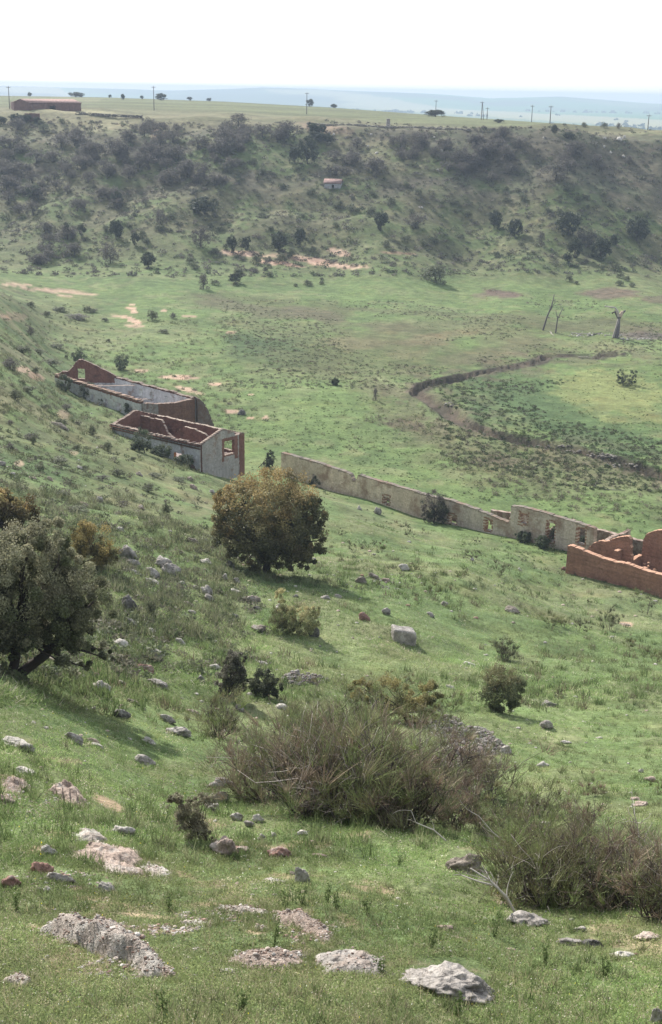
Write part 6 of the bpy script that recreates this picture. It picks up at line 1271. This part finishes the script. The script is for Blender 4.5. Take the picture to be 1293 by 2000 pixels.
for i, (x, y, w_, h_) in enumerate([(548, 1235, 44, 70), (985, 1288, 46, 48), (850, 1168, 56, 40), (915, 1095, 60, 30), (898, 1130, 36, 24), (693, 1078, 40, 26), (745, 1075, 26, 22), (1190, 1230, 40, 50), (1225, 1265, 34, 30), (1262, 1200, 44, 50), (1280, 1295, 36, 44), (1130, 1235, 60, 30), (1100, 1225, 24, 36), (1195, 1225, 24, 34), (1075, 1228, 30, 40), (800, 1050, 50, 34), (640, 955, 30, 16), (1090, 1360, 20, 18), (1045, 1305, 22, 18), (665, 1045, 20, 14),
                                     (808, 1115, 26, 20), (975, 1125, 14, 40), (1240, 1165, 26, 22), (930, 1060, 18, 10), (1150, 1180, 22, 12), (1075, 1075, 30, 16), (905, 1088, 24, 16), (730, 1065, 18, 12)]):
    lab = {0: "tall wispy green broom behind the pale leafy shrub", 1: "thin twiggy broom just above the round olive shrub", 2: "wide grey green broom in the middle meadow", 3: "low dark broom with a white stone in the meadow", 9: "grey wispy broom in front of the adobe ruin wall", 21: "thin solitary twiggy sapling in the meadow"}.get(i, "small wispy broom tuft in the meadow below the ruins")
    broom(x, y, w_, h_, 420 if i > 1 else 1400, lab, [BG, GREY][i % 2], 300 + i, "broom tufts in the meadow", stemw=.022 if y < 1300 else .016)
# bleached dead branches
def bare_branch(px, pts_, r0, label, seed, col=(.42, .38, .34), twigs=5):
    P = hit(*px); s = 1 / pxm(P); rng = np.random.default_rng(seed); a = Acc()
    q_ = np.array([[(x - px[0]) * s, -dy * s, (px[1] - y) * s / .95] for x, y, dy in pts_]); a.tube(q_, np.linspace(r0, r0 * .35, len(q_)) * s, col, 6)
    for k_ in range(twigs):
        i = rng.integers(1, len(q_)); L = np.linalg.norm(q_[-1] - q_[0]) * rng.uniform(.15, .4); d = (q_[i] - q_[i - 1]); d /= np.linalg.norm(d) + 1e-9; d = d + rng.normal(0, .6, 3) + [0, 0, .3]; d /= np.linalg.norm(d)
        limb(a, q_[i], q_[i] + d * L, r0 * .4 * s, r0 * .12 * s, np.array(col) * rng.uniform(.6, 1.1), rng, .15, 4, 4)
    o = link("dead_branch", a.mesh("dead_branch"), MBARK, loc=P); return tag(o, label, "branch", "dead branches in the brooms")
bare_branch((955, 1790), [(1010, 1790, 0), (985, 1740, 10), (950, 1700, 20), (910, 1670, 25)], 3.6, "bleached branch arching left over the brownish angular boulder", 1, twigs=7)
bare_branch((960, 1760), [(1000, 1770, 0), (965, 1720, 10), (930, 1705, 20), (895, 1690, 22)], 3.0, "second bleached branch low over the brownish angular boulder", 2)
bare_branch((1090, 1750), [(1090, 1750, 0), (1092, 1710, 5), (1100, 1670, 8)], 2.6, "upright bleached stem in the middle of the nearest broom", 3, twigs=2)
bare_branch((1250, 1770), [(1170, 1775, 0), (1205, 1740, 5), (1245, 1700, 5), (1275, 1640, 5)], 2.8, "long grey branch slanting up to the right edge", 4, twigs=9)
bare_branch((1260, 1760), [(1290, 1780, 0), (1260, 1700, 5), (1240, 1650, 5), (1225, 1590, 5)], 2.4, "pale upright branch near the lower right edge", 5, twigs=9)
bare_branch((1200, 1770), [(1150, 1780, 0), (1200, 1765, 5), (1250, 1755, 8), (1293, 1745, 8)], 2.4, "low grey branch reaching the right edge", 6, twigs=5)
bare_branch((800, 1600), [(850, 1600, 0), (835, 1575, 5), (820, 1560, 5), (805, 1535, 5)], 1.8, "short bleached branch in the middle of the thicket", 7, twigs=3)
bare_branch((830, 1650), [(870, 1640, 0), (845, 1615, 5), (810, 1600, 5), (800, 1575, 5)], 1.8, "forked bleached branch low in the thicket's right part", 8, twigs=4)
bare_branch((960, 1660), [(1010, 1680, 0), (985, 1640, 5), (960, 1620, 5), (930, 1585, 5)], 2.0, "thin bleached branch between thicket and nearest broom", 9, twigs=4)
bare_branch((550, 1570), [(552, 1575, 0), (548, 1530, 3), (530, 1490, 3), (505, 1450, 3)], 2.2, "pale bare stem at the left end of the thicket", 10, twigs=8, col=(.30, .27, .24))
bare_branch((600, 1580), [(600, 1585, 0), (606, 1530, 3), (600, 1480, 3), (620, 1440, 3)], 2.0, "pale bare stem right of the leftmost one", 11, twigs=8, col=(.28, .25, .22))

# ------------------------------------------------------------------ grass
def blades(name, label, P, B, h_, w_, spread, colf, rng, mat=MGRASS, lean=.55):
    n_ = len(P); k_ = n_ * B
    hh = np.repeat(h_, B) * rng.uniform(.5, 1.15, k_); sp = np.repeat(spread, B); th = rng.uniform(0, 2 * math.pi, k_)
    base = np.repeat(P, B, 0); rr = sp * np.sqrt(rng.random(k_)); base[:, 0] += rr * np.cos(th); base[:, 1] += rr * np.sin(th); base[:, 2] -= .01
    ph = rng.uniform(0, 2 * math.pi, k_); sd = np.stack([np.cos(ph), np.sin(ph), np.zeros(k_)], 1) * (np.repeat(w_, B) * .5)[:, None]
    ln = rng.normal(0, lean, (k_, 2)); tip = base + np.stack([ln[:, 0] * hh, ln[:, 1] * hh, hh], 1)
    V = np.stack([base - sd, base + sd, tip], 1).reshape(-1, 3).astype(np.float32); Fc = np.arange(k_ * 3).reshape(-1, 3)
    C = np.repeat(colf(P), B, 0) * rng.uniform(.72, 1.3, (k_, 1)); C = np.repeat(C, 3, 0)
    o = link(name, mesh_np(name, V, Fc, 3, C), mat); return tag(o, label, None, None, "stuff")
GC = np.array([(.105, .16, .042), (.085, .145, .035), (.13, .17, .055), (.075, .115, .035), (.16, .165, .075), (.22, .20, .12)])
def gcol(P):
    k = fbm(P[:, 0], P[:, 1], 2.2, 3, 2); rng = np.random.default_rng(len(P)); r_ = rng.random(len(P))
    i = np.where(r_ < .34, 0, np.where(r_ < .58, 1, np.where(r_ < .78, 2, np.where(r_ < .87, 3, np.where(r_ < .95, 4, 5)))))
    k2 = fbm(P[:, 0], P[:, 1], 6., 3, 1); w = (sstep(.5, .65, k2) * .35)[:, None]; return (GC[i] * (1 - w) + np.array([.26, .235, .13]) * w) * (.34 + 1.3 * k)[:, None]
def bare_mask(P):
    """0 on bare soil and rock patches"""
    px, py = project(P[:, 0], P[:, 1], P[:, 2]); m_ = np.ones(len(P), bool)
    for (cx, cy, rx, ry, an, col, st) in PATCH:
        if st < .55 or (col is not SOIL and col is not RED and st < .5): continue
        if not (col is SOIL or float(col[0]) > .15): continue
        dx = px - cx; dy = py - cy; ca, sa = math.cos(RAD(an)), math.sin(RAD(an)); m_ &= ((dx * ca + dy * sa) / rx) ** 2 + ((-dx * sa + dy * ca) / ry) ** 2 > .8
    for mm in MOUNDS:
        dx = px - mm[0]; dy = py - mm[1]; ca, sa = math.cos(RAD(mm[4])), math.sin(RAD(mm[4])); m_ &= ((dx * ca + dy * sa) / mm[2]) ** 2 + ((-dx * sa + dy * ca) / mm[3]) ** 2 > .75
    for b in BIG:
        if b[2] > 26: m_ &= ((px - b[0]) / (b[2] * .5)) ** 2 + ((py - b[1]) / (b[3] * .55)) ** 2 > .75
    return m_
gr = np.random.default_rng(21)
GR_KEEP = .10
def gpts(n_, y0, y1, pw=1.0, x0=-320, x1=1640):
    P = rand_ground(gr.uniform(x0, x1, n_), y0 + (y1 - y0) * gr.random(n_) ** pw); m_ = bare_mask(P)
    return P[m_ | (gr.random(len(P)) < .10)]
GC = np.array([(.205, .275, .095), (.17, .255, .085), (.25, .295, .125), (.125, .185, .062), (.34, .33, .20), (.52, .47, .36)])
def forbs(name, label, P, B, size, hgt, spread):
    a = Acc(); n_ = len(P); Q = np.repeat(P, B, 0); k_ = len(Q); th = gr.uniform(0, 6.28, k_); rr = np.repeat(spread, B) * np.sqrt(gr.random(k_))
    Q[:, 0] += rr * np.cos(th); Q[:, 1] += rr * np.sin(th); Q[:, 2] += np.repeat(hgt, B) * gr.random(k_)
    C = np.repeat(gcol(P), B, 0) * gr.uniform(.6, 1.45, (k_, 1)); leaves(a, Q, np.repeat(size, B), C, gr, up=.6)
    return tag(link(name, a.mesh(name), MGRASS), label, None, None, "stuff")
P = gpts(58000, 1640, 2280); nz = .55 + .9 * fbm(P[:, 0], P[:, 1], .9, 3, 1); forbs("meadow_herbs", "low leafy herbs and clover carpeting the foreground slope", P, 12, np.full(len(P), .0085) * (P[:, 1] / 8) ** .4, .030 * nz, np.full(len(P), .05))
P = gpts(30000, 1640, 2280); h_ = .040 * (.55 + .9 * fbm(P[:, 0], P[:, 1], 1.1, 3, 1)); blades("grass", "short green meadow grass covering the foreground slope", P, 9, h_, np.full(len(P), .006), np.full(len(P), .045), gcol, gr, lean=1.0)
P = gpts(36000, 1330, 1690); nz = .55 + .9 * fbm(P[:, 0], P[:, 1], 1.6, 3, 1); forbs("meadow_herbs", "low leafy herbs on the slope around the broom thicket", P, 9, .013 * (P[:, 1] / 20) ** .6, .05 * nz, np.full(len(P), .10))
P = gpts(30000, 1330, 1690); h_ = .06 * (.5 + fbm(P[:, 0], P[:, 1], 2., 3, 1)); blades("grass", "green grass on the slope around the broom thicket", P, 8, h_, np.full(len(P), .012), np.full(len(P), .10), gcol, gr, lean=1.0)
P = gpts(42000, 1010, 1380); P = P[(P[:, 1] < 112)]; h_ = .13 * (.45 + fbm(P[:, 0], P[:, 1], 4., 3, 1)); blades("grass", "grass of the middle slope and right meadow", P, 8, h_, np.full(len(P), .03), np.full(len(P), .28), gcol, gr, lean=1.1)
# taller weeds and tufts
def tufts(n_, y0, y1, hm, label, x0=-150, x1=1450, thr=.5, cols=None, B=24, w_=.007, sp=.06, lean=.3):
    P = gpts(n_, y0, y1, 1.0, x0, x1); P = P[fbm(P[:, 0], P[:, 1], P[:, 1].mean() * .12, 3, 3) > thr]; c_ = np.array(cols)
    blades("grass_tufts", label, P, B, hm * gr.uniform(.5, 1.3, len(P)), np.full(len(P), w_), np.full(len(P), sp), lambda Q: c_[gr.integers(0, len(c_), len(Q))] * gr.uniform(.7, 1.2, (len(Q), 1)), gr, lean=lean)
TC = [(.11, .15, .055), (.13, .165, .07), (.16, .17, .09), (.085, .12, .045)]
tufts(1500, 1650, 2150, .12, "taller weedy tufts in the foreground grass", cols=TC, thr=.46)
tufts(1600, 1330, 1680, .24, "taller grass tufts around the broom thicket", cols=TC, w_=.014, sp=.12, thr=.46)
tufts(2400, 1000, 1400, .38, "dark grass tufts of the middle slope", cols=TC + [(.13, .115, .07)], w_=.035, sp=.25, thr=.5)
tufts(3600, 620, 1250, .5, "coarse tussocks of the rough left hillside", x0=-150, x1=470, cols=[(.14, .15, .08), (.16, .16, .10), (.11, .13, .065)], w_=.045, sp=.4, thr=.42, lean=.4)
tufts(1500, 680, 1180, .28, "low tufts dotting the valley meadow", x0=430, x1=1450, cols=[(.11, .15, .055), (.10, .13, .06), (.13, .135, .075)], w_=.05, sp=.35, thr=.52, lean=.5)
tufts(2600, 1420, 2150, .15, 'pale dry stalks standing in the foreground grass', cols=[(.36, .31, .20), (.30, .25, .16)], thr=.48, B=7, w_=.004, sp=.05, lean=.5)
# little flowers
P = gpts(2600, 1400, 2150); P[:, 2] += .045; a = Acc(); C = np.array([(.85, .68, .05), (.75, .73, .65), (.80, .78, .70)])[gr.integers(0, 3, len(P))]; leaves(a, P, np.where(P[:, 1] > 12, .011, .005), C, gr, up=2)
tag(link("wild_flowers", a.mesh("wild_flowers"), MGRASS), "tiny yellow and white flowers speckling the foreground grass", None, None, "stuff")
pp = []
for b in BIG:
    if b[1] > 1180 and b[2] > 22:
        k_ = int(b[2] * .9); t = gr.uniform(0, 6.28, k_); rr = gr.uniform(.44, .62, k_); pp.append(np.stack([b[0] + b[2] * rr * np.cos(t), b[1] + b[3] * (.1 + rr * np.abs(np.sin(t)))], 1))
for m_ in MOUNDS:
    k_ = int(m_[2] * 2.4); t = gr.uniform(0, 6.28, k_); rr = gr.uniform(.75, 1.05, k_); ca, sa = math.cos(RAD(m_[4])), math.sin(RAD(m_[4])); A1, B1 = m_[2] * rr * np.cos(t), m_[3] * rr * np.sin(t)
    pp.append(np.stack([m_[0] + A1 * ca - B1 * sa, m_[1] + A1 * sa + B1 * ca], 1))
pp = np.concatenate(pp); P = rand_ground(pp[:, 0], pp[:, 1]); d_ = P[:, 1]
blades("edge_grass", "grass growing up around the foot of rocks and outcrops", P, 16, .055 * (d_ / 10) ** .35 * gr.uniform(.6, 1.3, len(P)), .007 * (d_ / 10) ** .8, np.full(len(P), .05) * (d_ / 10) ** .6, gcol, gr, lean=.6)
# single upright weeds
for i, (x, y, h_) in enumerate([(590, 1770, 60), (640, 1765, 45), (560, 1775, 50), (720, 1790, 40), (965, 1830, 62), (1065, 1885, 60), (535, 1850, 70), (320, 1985, 60), (470, 1975, 40), (1240, 1780, 50), (780, 1690, 30), (330, 1780, 40), (660, 1775, 50), (895, 1990, 60), (30, 1780, 40), (1180, 1910, 50), (745, 1905, 36), (840, 1850, 60)]):
    P0 = hit(x, y); s = 1 / pxm(P0); a = Acc(); rng = np.random.default_rng(i + 60)
    for j in range(4):
        top = np.array([rng.normal(0, 7) * s, rng.normal(0, 6) * s, h_ * s * rng.uniform(.6, 1.05)]); st_ = limb(a, [0, 0, -.02], top, .0028, .0012, (.10, .13, .05), rng, .08, 5, 4)
        Q = st_[rng.integers(1, len(st_), 44)] + rng.normal(0, .012, (44, 3)); leaves(a, Q, .011, np.tile([.11, .15, .055], (44, 1)) * rng.uniform(.7, 1.3, (44, 1)), rng)
    tag(link("weed", a.mesh("weed"), MGRASS, loc=P0), "thin upright leafy weed standing above the foreground grass", "weed", "upright weeds in the foreground")
# ------------------------------------------------------------------ light, sky, haze
SUN_EL = RAD(35); SUN_AZ = RAD(-32)      # from the far left
w = bpy.data.worlds.new("World"); sc.world = w; w.use_nodes = True
nt = w.node_tree; nt.nodes.clear()
sky = nt.nodes.new("ShaderNodeTexSky"); sky.sky_type = 'NISHITA'; sky.sun_disc = False
sky.sun_elevation = SUN_EL; sky.sun_rotation = SUN_AZ; sky.altitude = 600; sky.air_density = 1.0; sky.dust_density = 1.5; sky.ozone_density = 1.0
bg = nt.nodes.new("ShaderNodeBackground"); bg.inputs[1].default_value = SKY_STR
ow = nt.nodes.new("ShaderNodeOutputWorld"); 
veil = nt.nodes.new("ShaderNodeMix"); veil.data_type = 'RGBA'; veil.inputs[0].default_value = .55; veil.inputs[7].default_value = (8.4, 8.9, 9.6, 1)
nt.links.new(sky.outputs[0], veil.inputs[6]); nt.links.new(veil.outputs[2], bg.inputs[0]); nt.links.new(bg.outputs[0], ow.inputs[0])
sl = bpy.data.lights.new("sun", 'SUN'); sl.energy = SUN_STR; sl.angle = RAD(.6); sl.color = (1.0, .965, .91)
so = bpy.data.objects.new("sun", sl); COL.objects.link(so)
sd = Vector((math.sin(SUN_AZ) * math.cos(SUN_EL), math.cos(SUN_AZ) * math.cos(SUN_EL), math.sin(SUN_EL)))
so.rotation_euler = sd.to_track_quat('Z', 'Y').to_euler(); so.location = sd * 80
hv = np.array([(x, y, z) for z in (-120, 17) for y in (-40, 8100) for x in (-5600, 5600)], float)
hf = [(0, 2, 3, 1), (4, 5, 7, 6), (0, 1, 5, 4), (2, 6, 7, 3), (0, 4, 6, 2), (1, 3, 7, 5)]
m, nt, out = newmat("haze_air")
pv = nt.nodes.new("ShaderNodeVolumePrincipled"); pv.inputs["Density"].default_value = HAZE; pv.inputs["Color"].default_value = (.46, .55, .69, 1); pv.inputs["Anisotropy"].default_value = .1
nt.links.new(pv.outputs[0], out.inputs["Volume"])
ho = link("haze", mesh_np("haze", hv, hf, 4), m); tag(ho, "pale blue haze veiling the far slope and plain", "haze", kind="stuff")
sc.view_settings.view_transform = 'Standard'; sc.view_settings.look = 'None'; sc.view_settings.gamma = 1.0
sc.view_settings.exposure = EXPO
sc.render.engine = 'CYCLES'
cy = sc.cycles
cy.max_bounces = 6; cy.diffuse_bounces = 3; cy.glossy_bounces = 2; cy.transmission_bounces = 4; cy.transparent_max_bounces = 6; cy.volume_bounces = 1
cy.use_denoising = True
